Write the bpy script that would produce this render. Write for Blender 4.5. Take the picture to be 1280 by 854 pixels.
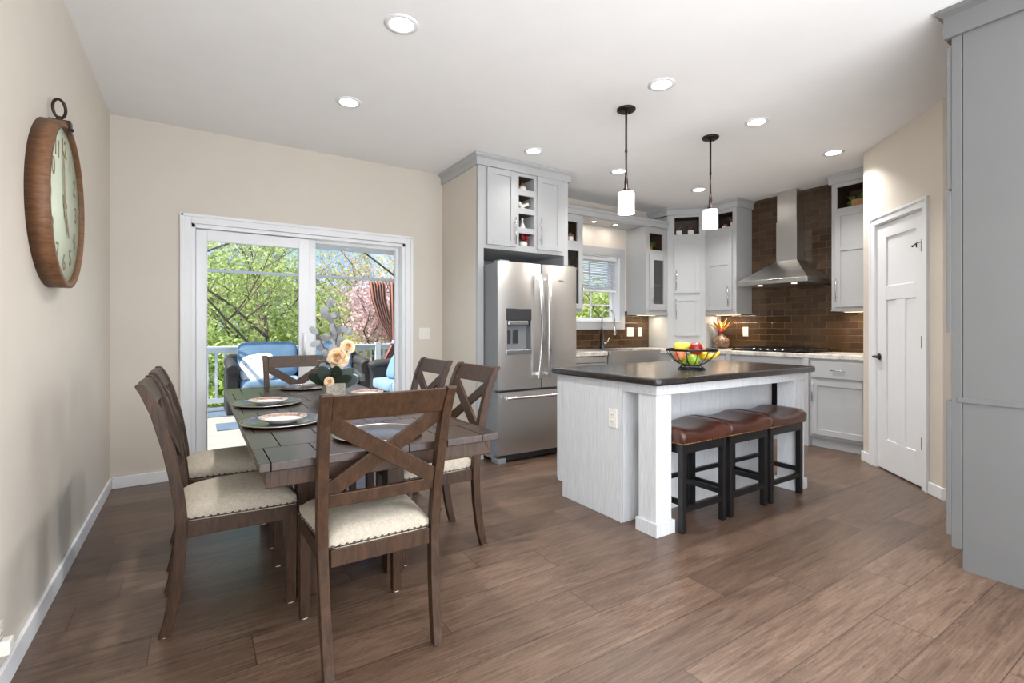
import bpy, bmesh, math, random
from mathutils import Vector, Matrix, Euler
import numpy as np
random.seed(7)
for o in list(bpy.data.objects): bpy.data.objects.remove(o)
SC = bpy.context.scene
COL = SC.collection
R = math.radians
PI = math.pi
H = 1.1715                       # eye height

# ------------------------------------------------------------------ camera, sky, sun, exposure
cam_d = bpy.data.cameras.new('camera'); cam = bpy.data.objects.new('camera', cam_d); COL.objects.link(cam)
cam.location = (0, 0, H); cam.rotation_euler = (R(90), 0, -R(32.70))
cam_d.sensor_width = 36; cam_d.lens = 615.43 / 1280 * 36; cam_d.shift_y = -15.97 / 1280
cam_d.clip_start = 0.02; cam_d.clip_end = 300
SC.camera = cam
SC.view_settings.view_transform = 'Standard'; SC.view_settings.look = 'None'
SC.view_settings.gamma = 1; SC.view_settings.use_curve_mapping = False
SC.view_settings.exposure = 0.45
CAN_POWER = 8.0
REAR_FILL_POWER = 40
UP_FILL_POWER = 300.0
SIDE_POWER = 190.0
LEFT_POWER = 150.0

w = bpy.data.worlds.new('sky'); SC.world = w; w.use_nodes = True
nt = w.node_tree; nt.nodes.clear()
out = nt.nodes.new('ShaderNodeOutputWorld'); bg = nt.nodes.new('ShaderNodeBackground')
tc = nt.nodes.new('ShaderNodeTexCoord'); mp = nt.nodes.new('ShaderNodeMapping'); mp.inputs['Scale'].default_value = (2.2, 2.2, 5)
no = nt.nodes.new('ShaderNodeTexNoise'); no.inputs['Scale'].default_value = 1.6; no.inputs['Detail'].default_value = 8
cr = nt.nodes.new('ShaderNodeValToRGB'); cr.color_ramp.elements[0].position = .46; cr.color_ramp.elements[1].position = .66
cr.color_ramp.elements[0].color = (.22, .42, .80, 1); cr.color_ramp.elements[1].color = (.95, .97, 1, 1)
nt.links.new(tc.outputs['Generated'], mp.inputs[0]); nt.links.new(mp.outputs[0], no.inputs[0]); nt.links.new(no.outputs[0], cr.inputs[0])
nt.links.new(cr.outputs[0], bg.inputs[0]); nt.links.new(bg.outputs[0], out.inputs[0]); bg.inputs[1].default_value = 1.0

def light(name, kind, loc, rot, power, color=(1, 1, 1), **kw):
    d = bpy.data.lights.new(name, kind); d.energy = power; d.color = color
    for k, v in kw.items(): setattr(d, k, v)
    o = bpy.data.objects.new(name, d); COL.objects.link(o); o.location = loc; o.rotation_euler = rot
    return o
sun = light('sun', 'SUN', (0, 0, 20), (0, 0, 0), 9.0, (1, .95, .86), angle=R(1))
sun.rotation_euler = Vector((.75, .12, -1.0)).to_track_quat('-Z', 'Y').to_euler()
# rear and side are fill lights added at unseen openings; left is window daylight
light('fill_rear', 'AREA', (1.85, -4.25, 1.3), (R(90 + 22), 0, 0), REAR_FILL_POWER, (.93, .97, 1), shape='RECTANGLE', size=4.2, size_y=2.2)
light('fill_side', 'AREA', (4.33, -1.9, 1.4), (R(90), 0, R(90)), SIDE_POWER, (.94, .97, 1), shape='RECTANGLE', size=2.9, size_y=2.1)
light('daylight_left', 'AREA', (-.60, -1.9, 1.4), (R(90), 0, R(-90)), LEFT_POWER, (.90, .95, 1), shape='RECTANGLE', size=2.8, size_y=2.0)
# added upward fill for the ceiling, standing in for daylight off the floor
light('fill_upward', 'AREA', (1.3, -2.0, .04), (R(180 - 5), 0, 0), UP_FILL_POWER, (.93, .97, 1), shape='RECTANGLE', size=4.2, size_y=3.2)

# ------------------------------------------------------------------ helpers
def lin(c):
    return tuple(((x / 255) / 12.92 if x / 255 <= .04045 else ((x / 255 + .055) / 1.055) ** 2.4) for x in c) + (1,)
class NT:
    def __init__(s, name):
        s.m = bpy.data.materials.new(name); s.m.use_nodes = True; s.t = s.m.node_tree
        s.b = s.t.nodes['Principled BSDF']
    def n(s, typ, **kw):
        x = s.t.nodes.new(typ)
        for k, v in kw.items(): setattr(x, k, v)
        return x
    def l(s, a, b): s.t.links.new(a, b)
    def math(s, op, a, b=None, c=None):
        x = s.n('ShaderNodeMath', operation=op)
        for i, v in enumerate((a, b, c)):
            if v is None: continue
            if isinstance(v, (int, float)): x.inputs[i].default_value = v
            else: s.l(v, x.inputs[i])
        return x.outputs[0]
    def mix(s, f, a, b, mode='MIX'):
        x = s.n('ShaderNodeMix', data_type='RGBA', blend_type=mode)
        for i, v in ((0, f), (6, a), (7, b)):
            if isinstance(v, (int, float)): x.inputs[i].default_value = v
            elif isinstance(v, tuple): x.inputs[i].default_value = v
            else: s.l(v, x.inputs[i])
        return x.outputs[2]
    def coords(s, scale=(1, 1, 1), rot=(0, 0, 0), kind='Object'):
        t = s.n('ShaderNodeTexCoord'); m = s.n('ShaderNodeMapping')
        m.inputs['Scale'].default_value = scale; m.inputs['Rotation'].default_value = rot
        s.l(t.outputs[kind], m.inputs[0]); return m.outputs[0]
    def noise(s, vec, scale, detail=4, rough=.5, dist=0):
        x = s.n('ShaderNodeTexNoise'); x.inputs['Scale'].default_value = scale; x.inputs['Detail'].default_value = detail
        x.inputs['Roughness'].default_value = rough; x.inputs['Distortion'].default_value = dist
        s.l(vec, x.inputs['Vector']); return x.outputs[0]
    def ramp(s, v, *stops):
        x = s.n('ShaderNodeValToRGB'); e = x.color_ramp.elements
        while len(e) < len(stops): e.new(.5)
        for i, (p, c) in enumerate(stops): e[i].position = p; e[i].color = c
        s.l(v, x.inputs[0]); return x.outputs[0]
    def bump(s, h, strength=.2, dist=.01):
        x = s.n('ShaderNodeBump'); x.inputs['Strength'].default_value = strength; x.inputs['Distance'].default_value = dist
        s.l(h, x.inputs['Height']); s.l(x.outputs[0], s.b.inputs['Normal'])
    def set(s, **kw):
        for k, v in kw.items():
            i = s.b.inputs[k.replace('_', ' ')]
            if hasattr(v, 'is_linked') or not isinstance(v, (int, float, tuple)): s.l(v, i)
            else: i.default_value = v
        return s
G0 = (0, 0, 0, 1); G1 = (1, 1, 1, 1)

def paint(name, rgb, rough=.5, var=.03, bump=0, bscale=300, metal=0, spec=.5):
    """plain painted / solid surface: colour with a faint mottling"""
    m = NT(name); v = m.coords(); n = m.noise(v, 6, 3)
    c = lin(rgb); lo = tuple(x * (1 - var) for x in c[:3]) + (1,); hi = tuple(min(1, x * (1 + var)) for x in c[:3]) + (1,)
    m.set(Base_Color=m.ramp(n, (.3, lo), (.7, hi)), Roughness=rough, Metallic=metal)
    m.b.inputs['Specular IOR Level'].default_value = spec
    if bump: m.bump(m.noise(v, bscale, 3), bump, .002)
    return m.m
def wood(name, dark, light_, rough=.4, scale=(14, 14, 1.2), nscale=5, bump=.15, knots=True):
    m = NT(name); v = m.coords(scale); n = m.noise(v, nscale, 8, .65, .6)
    n2 = m.noise(m.coords((scale[0] * 6, scale[1] * 6, scale[2] * 3)), nscale, 3)
    c = m.ramp(n, (.32, lin(dark)), (.68, lin(light_)))
    c = m.mix(.25, c, m.ramp(n2, (.35, tuple(x * .45 for x in lin(dark)[:3]) + (1,)), (.6, lin(light_))), 'MIX')
    m.b.inputs['Specular IOR Level'].default_value = .35
    m.set(Base_Color=c, Roughness=rough); m.bump(n2, bump, .002); return m.m
def metal(name, rgb, rough=.3, brushed=None):
    m = NT(name)
    if brushed:
        n = m.noise(m.coords(brushed), 60, 3)
        m.set(Base_Color=m.ramp(n, (.2, tuple(x * .9 for x in lin(rgb)[:3]) + (1,)), (.8, lin(rgb))))
        m.bump(n, .05, .001)
    else: m.set(Base_Color=lin(rgb))
    m.set(Roughness=rough, Metallic=1.0); return m.m
def emis(name, rgb, strength, base=(240, 240, 240)):
    m = NT(name); m.set(Base_Color=lin(base), Roughness=.5, Emission_Color=lin(rgb), Emission_Strength=strength); return m.m
def glass(name, rgb=(255, 255, 255), rough=0.0, mixf=.92):
    """thin architectural pane: mostly transparent with a faint reflection"""
    m = NT(name); t = m.n('ShaderNodeBsdfTransparent'); g = m.n('ShaderNodeBsdfGlossy'); x = m.n('ShaderNodeMixShader')
    t.inputs[0].default_value = lin(rgb); g.inputs['Roughness'].default_value = rough
    x.inputs[0].default_value = 1 - mixf
    m.l(t.outputs[0], x.inputs[1]); m.l(g.outputs[0], x.inputs[2])
    m.l(x.outputs[0], m.t.nodes['Material Output'].inputs[0]); m.m.node_tree.nodes.remove(m.b); return m.m

# ---- materials
M = {}
M['wall'] = paint('beige_wall_paint', (206, 198, 186), .6, .012, .12, 160)
M['ceiling'] = paint('white_ceiling_paint', (238, 238, 238), .9, .01, .5, 90, spec=.2)
M['white'] = paint('white_trim_paint', (226, 227, 229), .35, .01)
M['vinyl'] = paint('white_vinyl', (228, 229, 231), .3, .01)
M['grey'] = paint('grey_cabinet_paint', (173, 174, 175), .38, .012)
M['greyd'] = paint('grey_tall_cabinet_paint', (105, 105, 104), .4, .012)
M['nichewood'] = wood('niche_back_wood', (56, 42, 34), (74, 57, 47), .5)
M['steel'] = metal('brushed_steel', (214, 211, 207), .30, (1, 1, 60))
M['steelv'] = metal('brushed_steel_vertical', (208, 204, 200), .33, (70, 70, 1))
M['chrome'] = metal('satin_nickel', (205, 205, 205), .25)
M['bronze'] = metal('dark_bronze', (62, 54, 50), .4)
M['black'] = paint('black_paint', (16, 16, 17), .4, .05)
M['blackgl'] = paint('black_glass', (8, 8, 9), .08, .0)
M['plastic'] = paint('white_plastic', (226, 222, 214), .35, .0)
M['plasticd'] = paint('socket_slots', (90, 86, 80), .5, .0)
M['fridgeside'] = paint('fridge_side_grey', (120, 122, 124), .45, .02)
M['dark'] = paint('dark_grey_plastic', (44, 44, 46), .45, .02)
M['glass'] = glass('window_glass', (250, 253, 252), 0, .992)
M['cabglass'] = glass('cabinet_glass', (235, 235, 235), .02, .9)
M['wood_ch'] = wood('dark_stained_wood', (34, 22, 14), (74, 50, 32), .42, (16, 16, 2.2), 4, .12)
M['wood_isl'] = wood('whitewashed_wood', (196, 197, 199), (214, 215, 216), .5, (22, 22, 1.0), 4, .15)
M['linen'] = None
M['leather'] = None

def mk_tabletop():
    m = NT('table_top_boards'); t = m.n('ShaderNodeTexCoord'); sp = m.n('ShaderNodeSeparateXYZ'); m.l(t.outputs['Object'], sp.inputs[0])
    br = m.n('ShaderNodeTexBrick'); br.offset = .38; br.offset_frequency = 2
    br.inputs['Scale'].default_value = 1; br.inputs['Mortar Size'].default_value = .0022; br.inputs['Mortar Smooth'].default_value = .2
    br.inputs['Brick Width'].default_value = .155; br.inputs['Row Height'].default_value = .29
    br.inputs['Color1'].default_value = (.15, .15, .15, 1); br.inputs['Color2'].default_value = (.85, .85, .85, 1); br.inputs['Mortar'].default_value = G0
    mp_ = m.n('ShaderNodeMapping'); mp_.inputs['Location'].default_value = (.04, .06, 0); m.l(t.outputs['Object'], mp_.inputs[0]); m.l(mp_.outputs[0], br.inputs['Vector'])
    n = m.noise(m.coords((22, 2, 5)), 4, 8, .6, .5)
    c = m.ramp(n, (.3, lin((38, 27, 23))), (.7, lin((66, 49, 42))))
    c = m.mix(.5, c, m.mix(br.outputs[0], lin((36, 26, 22)), lin((72, 56, 48))))
    c = m.mix(br.outputs['Fac'], c, lin((10, 7, 5)))
    m.set(Base_Color=c, Roughness=m.math('ADD', m.math('MULTIPLY', br.outputs['Fac'], .7), .27), Specular_IOR_Level=m.math('MULTIPLY', m.math('SUBTRACT', 1.0, br.outputs['Fac']), .5)); m.bump(m.math('MULTIPLY', br.outputs['Fac'], -1.0), .6, .003); return m.m
M['tabletop'] = mk_tabletop()
def mk_linen():
    m = NT('oatmeal_linen'); a = m.noise(m.coords((1, 1, 1)), 420, 2); b = m.noise(m.coords((1, 1, 1)), 60, 4)
    c = m.ramp(a, (.3, lin((140, 130, 116))), (.7, lin((196, 187, 172))))
    c = m.mix(.35, c, m.ramp(b, (.3, lin((156, 146, 131))), (.7, lin((188, 180, 166)))))
    m.set(Base_Color=c, Roughness=.95); m.b.inputs['Specular IOR Level'].default_value = .1
    m.bump(a, .5, .001); return m.m
M['linen'] = mk_linen()
def mk_leather():
    m = NT('brown_leather'); a = m.noise(m.coords(), 9, 5, .6, .4); b = m.noise(m.coords(), 160, 2)
    m.set(Base_Color=m.ramp(a, (.3, lin((50, 26, 20))), (.75, lin((88, 50, 38)))), Roughness=.3); m.bump(b, .12, .002); return m.m
M['leather'] = mk_leather()
def mk_floor():
    m = NT('floor_planks'); t = m.n('ShaderNodeTexCoord'); sp = m.n('ShaderNodeSeparateXYZ'); m.l(t.outputs['Object'], sp.inputs[0])
    X, Y = sp.outputs[0], sp.outputs[1]
    ry = m.math('DIVIDE', m.math('ADD', Y, 20 - 1.581 + .2034 * 7), .2034); row = m.math('FLOOR', ry); fy = m.math('FRACT', ry)
    wn = m.n('ShaderNodeTexWhiteNoise', noise_dimensions='1D'); m.l(row, wn.inputs['W'])
    rx = m.math('ADD', m.math('DIVIDE', m.math('ADD', X, 20), 1.32), wn.outputs[0]); cx = m.math('FLOOR', rx); fx = m.math('FRACT', rx)
    w2 = m.n('ShaderNodeTexWhiteNoise', noise_dimensions='2D'); cb = m.n('ShaderNodeCombineXYZ'); m.l(row, cb.inputs[0]); m.l(cx, cb.inputs[1]); m.l(cb.outputs[0], w2.inputs['Vector'])
    rnd = w2.outputs[0]
    off = m.math('MULTIPLY', rnd, 37.0)
    c2 = m.n('ShaderNodeCombineXYZ'); m.l(m.math('ADD', m.math('MULTIPLY', X, 1.1), off), c2.inputs[0]); m.l(m.math('ADD', m.math('MULTIPLY', Y, 7.5), off), c2.inputs[1]); m.l(off, c2.inputs[2])
    g1 = m.noise(c2.outputs[0], 1.7, 6, .6, 1.5)
    c3 = m.n('ShaderNodeCombineXYZ'); m.l(m.math('ADD', m.math('MULTIPLY', X, 3.0), off), c3.inputs[0]); m.l(m.math('MULTIPLY', Y, 80), c3.inputs[1]); m.l(off, c3.inputs[2])
    g2 = m.noise(c3.outputs[0], 1.5, 5, .6, .6)
    # cathedral grain: rings of a slow noise
    rings = m.math('FRACT', m.math('MULTIPLY', g1, 11.0)); rings = m.math('ABSOLUTE', m.math('SUBTRACT', rings, .5))
    c = m.ramp(g1, (.28, lin((76, 56, 44))), (.5, lin((106, 84, 69))), (.72, lin((130, 107, 91))))
    c = m.mix(m.ramp(rings, (0, (.55, .55, .55, 1)), (.17, G0)), c, lin((62, 44, 34)))
    c = m.mix(.38, c, m.ramp(g2, (.34, lin((56, 40, 31))), (.64, lin((136, 114, 97)))))
    tone = m.ramp(rnd, (0, (.52, .49, .47, 1)), (1, (.90, .88, .87, 1)))
    c = m.mix(1.0, c, tone, 'MULTIPLY')
    # knots / cracks
    k = m.noise(c2.outputs[0], 2.6, 2, .5, 2.5); c = m.mix(m.ramp(k, (.64, G0), (.74, (.7, .7, .7, 1))), c, lin((58, 40, 32)))
    ey = m.math('MINIMUM', fy, m.math('SUBTRACT', 1, fy)); ex = m.math('MINIMUM', fx, m.math('SUBTRACT', 1, fx))
    sy = m.math('LESS_THAN', ey, .009); sx = m.math('LESS_THAN', ex, .0016)
    seam = m.math('MAXIMUM', sy, sx)
    c = m.mix(m.math('MULTIPLY', seam, .75), c, lin((40, 28, 22)))
    m.set(Base_Color=c, Roughness=m.math('ADD', m.math('MULTIPLY', g2, .14), .27)); m.b.inputs['Specular IOR Level'].default_value = .5
    m.bump(m.math('SUBTRACT', m.math('MULTIPLY', g2, .35), seam), .12, .002)
    return m.m
M['floor'] = mk_floor()
def mk_tile(axis):
    m = NT('brown_glass_tiles_' + axis); t = m.n('ShaderNodeTexCoord'); sp = m.n('ShaderNodeSeparateXYZ'); m.l(t.outputs['Object'], sp.inputs[0])
    cb = m.n('ShaderNodeCombineXYZ'); m.l(sp.outputs[{'x': 0, 'y': 1}[axis]], cb.inputs[0]); m.l(sp.outputs[2], cb.inputs[1])
    br = m.n('ShaderNodeTexBrick'); br.inputs['Scale'].default_value = 1; br.inputs['Brick Width'].default_value = .152; br.inputs['Row Height'].default_value = .0735
    br.inputs['Mortar Size'].default_value = .0016; br.inputs['Mortar Smooth'].default_value = .35
    br.inputs['Color1'].default_value = lin((62, 45, 30)); br.inputs['Color2'].default_value = lin((78, 59, 40)); br.inputs['Mortar'].default_value = lin((98, 77, 54))
    m.l(cb.outputs[0], br.inputs['Vector'])
    n = m.noise(cb.outputs[0], 8, 3)
    m.set(Base_Color=br.outputs[0], Roughness=m.math('ADD', m.math('MULTIPLY', br.outputs['Fac'], .4), .07))
    b2 = m.n('ShaderNodeTexBrick')
    for k in ('Scale', 'Brick Width', 'Row Height'): b2.inputs[k].default_value = br.inputs[k].default_value
    b2.inputs['Mortar Size'].default_value = .006; b2.inputs['Mortar Smooth'].default_value = 1; m.l(cb.outputs[0], b2.inputs['Vector'])
    m.bump(m.math('ADD', m.math('MULTIPLY', b2.outputs['Fac'], -1.0), m.math('MULTIPLY', n, .9)), .5, .003); return m.m
M['tilex'] = mk_tile('x'); M['tiley'] = mk_tile('y')
def mk_stone(name, a, b, c_, rough, sc=7):
    m = NT(name); v = m.coords(); n = m.noise(v, sc, 10, .7, 1.2); n2 = m.noise(v, sc * 9, 6, .7)
    c = m.ramp(n, (.36, lin(a)), (.5, lin(b)), (.66, lin(c_))); c = m.mix(.3, c, m.ramp(n2, (.35, lin(a)), (.65, lin(c_))))
    m.set(Base_Color=c, Roughness=rough); return m.m
M['granite'] = mk_stone('pale_granite', (146, 132, 118), (206, 200, 192), (230, 226, 220), .22)
M['slate'] = mk_stone('dark_brown_stone', (34, 31, 30), (44, 40, 38), (60, 55, 52), .2, 12)
M['cement'] = mk_stone('speckled_cement', (110, 102, 92), (176, 168, 156), (190, 183, 172), .85, 60)
M['clockwood'] = wood('walnut_veneer', (92, 62, 40), (130, 92, 64), .5, (3, 2, 14), 4, .08)
M['cream'] = paint('cream_dial', (222, 220, 200), .6, .03)
M['dialink'] = paint('faded_brown_ink', (150, 128, 104), .7, .0)

class MB:
    """collects shapes with a material index, builds ONE mesh object"""
    def __init__(s): s.v = []; s.f = []; s.mi = []; s.sm = []
    def add(s, vs, fs, m=0, smooth=False, T=None):
        b = len(s.v)
        s.v += [tuple(T @ Vector(p)) if T else tuple(p) for p in vs]
        for f in fs: s.f.append([b + i for i in f]); s.mi.append(m); s.sm.append(smooth)
        return s
    def box(s, x0, x1, y0, y1, z0, z1, m=0, T=None):
        x0, x1 = min(x0, x1), max(x0, x1); y0, y1 = min(y0, y1), max(y0, y1); z0, z1 = min(z0, z1), max(z0, z1)
        vs = [(x0, y0, z0), (x1, y0, z0), (x1, y1, z0), (x0, y1, z0), (x0, y0, z1), (x1, y0, z1), (x1, y1, z1), (x0, y1, z1)]
        return s.add(vs, [(3, 2, 1, 0), (4, 5, 6, 7), (0, 1, 5, 4), (1, 2, 6, 5), (2, 3, 7, 6), (3, 0, 4, 7)], m, False, T)
    def prism(s, pts, axis, a, b, m=0, T=None, smooth=False):
        """extrude 2-D polygon along axis ('x': pts=(y,z); 'y': pts=(x,z); 'z': pts=(x,y))"""
        n = len(pts)
        def mk(p, t): return {'x': (t, p[0], p[1]), 'y': (p[0], t, p[1]), 'z': (p[0], p[1], t)}[axis]
        vs = [mk(p, a) for p in pts] + [mk(p, b) for p in pts]
        fs = [tuple(range(n))[::-1], tuple(range(n, 2 * n))]
        s.add(vs, fs, m, False, T); base = len(s.v) - 2 * n
        for i in range(n):
            j = (i + 1) % n; s.f.append([base + i, base + j, base + n + j, base + n + i]); s.mi.append(m); s.sm.append(smooth)
        return s
    def tube(s, path, r, seg=10, m=0, caps=True, closed=False, T=None, sq=1.0):
        P = [Vector(p) for p in path]; n = len(P); rs = r if isinstance(r, (list, tuple)) else [r] * n
        vs = []; up = None
        for i in range(n):
            if closed: d = P[(i + 1) % n] - P[i - 1]
            else: d = P[min(i + 1, n - 1)] - P[max(i - 1, 0)]
            d.normalize()
            if up is None:
                up = Vector((0, 0, 1)) if abs(d.z) < .9 else Vector((1, 0, 0))
            a = d.cross(up)
            if a.length < 1e-6: a = d.orthogonal()
            a.normalize(); b = a.cross(d).normalized(); up = b
            for k in range(seg):
                t = 2 * PI * k / seg; vs.append(P[i] + a * math.cos(t) * rs[i] + b * math.sin(t) * rs[i] * sq)
        fs = []
        for i in range(n if closed else n - 1):
            i2 = (i + 1) % n
            for k in range(seg):
                k2 = (k + 1) % seg; fs.append((i * seg + k, i * seg + k2, i2 * seg + k2, i2 * seg + k))
        s.add(vs, fs, m, True, T)
        if caps and not closed:
            b = len(s.v) - n * seg
            s.f += [[b + k for k in range(seg)][::-1], [b + (n - 1) * seg + k for k in range(seg)]]; s.mi += [m, m]; s.sm += [False, False]
        return s
    def lathe(s, prof, c=(0, 0, 0), seg=24, m=0, T=None, smooth=True, axis='z', caps=True):
        vs = []; n = len(prof)
        for r, z in prof:
            for k in range(seg):
                t = 2 * PI * k / seg; a, b = r * math.cos(t), r * math.sin(t)
                p = {'z': (a, b, z), 'y': (a, z, -b), 'x': (z, a, b)}[axis]
                vs.append((p[0] + c[0], p[1] + c[1], p[2] + c[2]))
        fs = []
        for i in range(n - 1):
            for k in range(seg):
                k2 = (k + 1) % seg; fs.append((i * seg + k, i * seg + k2, (i + 1) * seg + k2, (i + 1) * seg + k))
        s.add(vs, fs, m, smooth, T)
        if not caps: return s
        b = len(s.v) - n * seg
        if prof[0][0] > 1e-5: s.f.append([b + k for k in range(seg)][::-1]); s.mi.append(m); s.sm.append(False)
        if prof[-1][0] > 1e-5: s.f.append([b + (n - 1) * seg + k for k in range(seg)]); s.mi.append(m); s.sm.append(False)
        return s
    def ball(s, c, r, m=0, seg=12, rings=8, T=None):
        rx, ry, rz = r if isinstance(r, (tuple, list)) else (r, r, r)
        vs = []
        for i in range(rings + 1):
            ph = PI * i / rings
            for k in range(seg):
                t = 2 * PI * k / seg
                vs.append((c[0] + rx * math.sin(ph) * math.cos(t), c[1] + ry * math.sin(ph) * math.sin(t), c[2] - rz * math.cos(ph)))
        fs = [(i * seg + k, i * seg + (k + 1) % seg, (i + 1) * seg + (k + 1) % seg, (i + 1) * seg + k) for i in range(rings) for k in range(seg)]
        return s.add(vs, fs, m, True, T)
    def build(s, name, mats, parent=None, bevel=0, seg=2, kind=None, loc=None):
        me = bpy.data.meshes.new(name); me.from_pydata(s.v, [], s.f)
        mats = mats if isinstance(mats, (list, tuple)) else [mats]
        for q in mats: me.materials.append(q)
        me.polygons.foreach_set('material_index', s.mi); me.polygons.foreach_set('use_smooth', s.sm)
        bm = bmesh.new(); bm.from_mesh(me); bmesh.ops.remove_doubles(bm, verts=bm.verts, dist=1e-5)
        bmesh.ops.recalc_face_normals(bm, faces=bm.faces); bm.to_mesh(me); bm.free(); me.update()
        o = bpy.data.objects.new(name, me); COL.objects.link(o)
        if parent: o.parent = parent
        if bevel:
            b = o.modifiers.new('bevel', 'BEVEL'); b.width = bevel; b.segments = seg; b.limit_method = 'ANGLE'; b.angle_limit = R(40); b.harden_normals = False
        if kind: o['kind'] = kind
        if loc: o.location = loc
        return o
def tag(o, label=None, cat=None, group=None, kind=None):
    if label: o['label'] = label
    if cat: o['category'] = cat
    if group: o['group'] = group
    if kind: o['kind'] = kind
    return o
def thing(name, loc, label, cat, rz=0, group=None):
    o = bpy.data.objects.new(name, None); COL.objects.link(o); o.empty_display_size = .1
    o.location = loc; o.rotation_euler = (0, 0, rz); return tag(o, label, cat, group)
def copy_tree(o, loc=None, rz=None, label=None, parent=None, top=True):
    c = o.copy(); COL.objects.link(c)
    if parent: c.parent = parent
    if loc is not None: c.location = loc
    if rz is not None: c.rotation_euler = (0, 0, rz)
    if label: c['label'] = label
    for ch in [x for x in bpy.data.objects if x.parent == o]: copy_tree(ch, parent=c)
    return c
def struct(name, mb, mats, bevel=0, label=None, parent=None):
    o = mb.build(name, mats, parent, bevel)
    if not parent: o['kind'] = 'structure'
    if label: o['label'] = label
    return o

# ------------------------------------------------------------------ the room shell
XL, YB, XR, ZC = -.53, 4.61, 5.79, 2.74
A = Vector((5.005, 2.0, 0)); B = Vector((4.295, 1.24, 0))
angP = math.atan2(B.y - A.y, B.x - A.x)
TP = Matrix.Translation(A) @ Matrix.Rotation(angP, 4, 'Z')
struct('floor', MB().box(XL - .15, XR + .15, -4.2, 4.77, -.12, 0), M['floor'])
struct('ceiling', MB().box(XL - .15, XR + .15, -4.2, 4.77, ZC, ZC + .12), M['ceiling'])
struct('wall_left', MB().box(XL - .15, XL, -.4, YB, 0, ZC).box(XL - .15, XL, -4.2, -3.4, 0, ZC).box(XL - .15, XL, -3.4, -.4, 0, .3).box(XL - .15, XL, -3.4, -.4, 2.5, ZC), M['wall'])
OX0, OX1, OZ1 = -.03, 1.72, 2.0
WX0, WX1, WZ0, WZ1 = 3.845, 4.607, 1.26, 2.093
b = MB(); y0, y1 = YB, 4.77
b.box(XL - .15, OX0, y0, y1, 0, ZC).box(OX0, OX1, y0, y1, OZ1, ZC).box(OX1, WX0, y0, y1, 0, ZC)
b.box(WX0, WX1, y0, y1, 0, WZ0).box(WX0, WX1, y0, y1, WZ1, ZC).box(WX1, XR + .15, y0, y1, 0, ZC)
struct('wall_back', b, M['wall'])
struct('wall_right', MB().box(XR, XR + .15, 1.88, 4.61, 0, ZC), M['wall'])
struct('wall_pantry_return', MB().prism([(5.005, 2.0), (XR, 2.0), (XR, 1.88), (5.06, 1.88)], 'z', 0, ZC), M['wall'])
b = MB(); LP = (B - A).length
b.box(0, .211, 0, .11, 0, ZC, T=TP).box(.834, LP, 0, .11, 0, ZC, T=TP).box(.211, .834, 0, .11, 2.052, ZC, T=TP)
struct('wall_pantry', b, M['wall'])
struct('wall_pantry_side', MB().box(B.x, B.x + .12, -.4, B.y, 0, ZC).box(B.x, B.x + .12, -4.2, -3.4, 0, ZC).box(B.x, B.x + .12, -3.4, -.4, 0, .3).box(B.x, B.x + .12, -3.4, -.4, 2.5, ZC), M['wall'])
struct('wall_pantry_inner', MB().box(5.1, 5.2, .9, 1.8, 0, ZC), M['wall'])
struct('wall_partition', MB().box(3.13, 4.29, .09, .21, 0, ZC), M['wall'])
b = MB(); b.box(XL - .15, -.3, -4.2, -4.06, 0, ZC).box(4.0, B.x + .12, -4.2, -4.06, 0, ZC).box(-.3, 4.0, -4.2, -4.06, 2.6, ZC).box(-.3, 4.0, -4.2, -4.06, 0, .3)
struct('wall_rear', b, M['wall'])
# drywall side of the refrigerator enclosure
XE0 = 2.116
struct('wall_fridge', MB().box(XE0, XE0 + .04, 3.90, YB, 0, 2.66), M['wall'])
# baseboards
bh, bt = .083, .014
def base(name, mb): return struct(name, mb, M['white'], .003)
base('baseboard_left', MB().box(XL, XL + bt, -4.06, YB - bt, 0, bh))
base('baseboard_back', MB().box(XL + bt, -.101, YB - bt, YB, 0, bh).box(1.789, XE0 - bt, YB - bt, YB, 0, bh))
base('baseboard_fridge', MB().box(XE0 - bt, XE0, 3.90, YB - bt, 0, bh))
base('baseboard_pantry', MB().box(-.012, .128, -bt, 0, 0, bh, T=TP).box(.903, LP + .006, -bt, 0, 0, bh, T=TP))
base('baseboard_right', MB().box(B.x - bt, B.x, .90, B.y + .004, 0, bh))

# ---- sliding patio door
cw = .071
b = MB()
for (x0, x1, z0, z1) in ((OX0 - cw, OX0, 0, OZ1 + cw), (OX1, OX1 + cw, 0, OZ1 + cw), (OX0, OX1, OZ1, OZ1 + cw)):
    b.box(x0, x1, YB - .014, YB, z0, z1)
    m = .02
    if x1 - x0 < .1:
        xa = x0 if x0 < 0 else x1 - m
        b.box(xa, xa + m, YB - .022, YB - .012, z0, z1)
    else: b.box(x0 - cw, x1 + cw, YB - .022, YB - .012, z1 - m, z1)
struct('trim_1', b, M['white'], .003)
d1 = thing('door_1', (0, 0, 0), None, None); d1['kind'] = 'structure'
b = MB().box(OX0, OX0 + .028, YB, 4.77, 0, OZ1).box(OX1 - .028, OX1, YB, 4.77, 0, OZ1).box(OX0, OX1, YB, 4.77, OZ1 - .03, OZ1).box(OX0, OX1, YB, 4.80, -.02, .03)
b.box(OX0, OX1, 4.693, 4.700, .03, .045).box(OX0 + .028, OX0 + .036, 4.693, 4.70, .03, 1.97)
b.build('door_frame', M['vinyl'], d1, .003)
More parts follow.
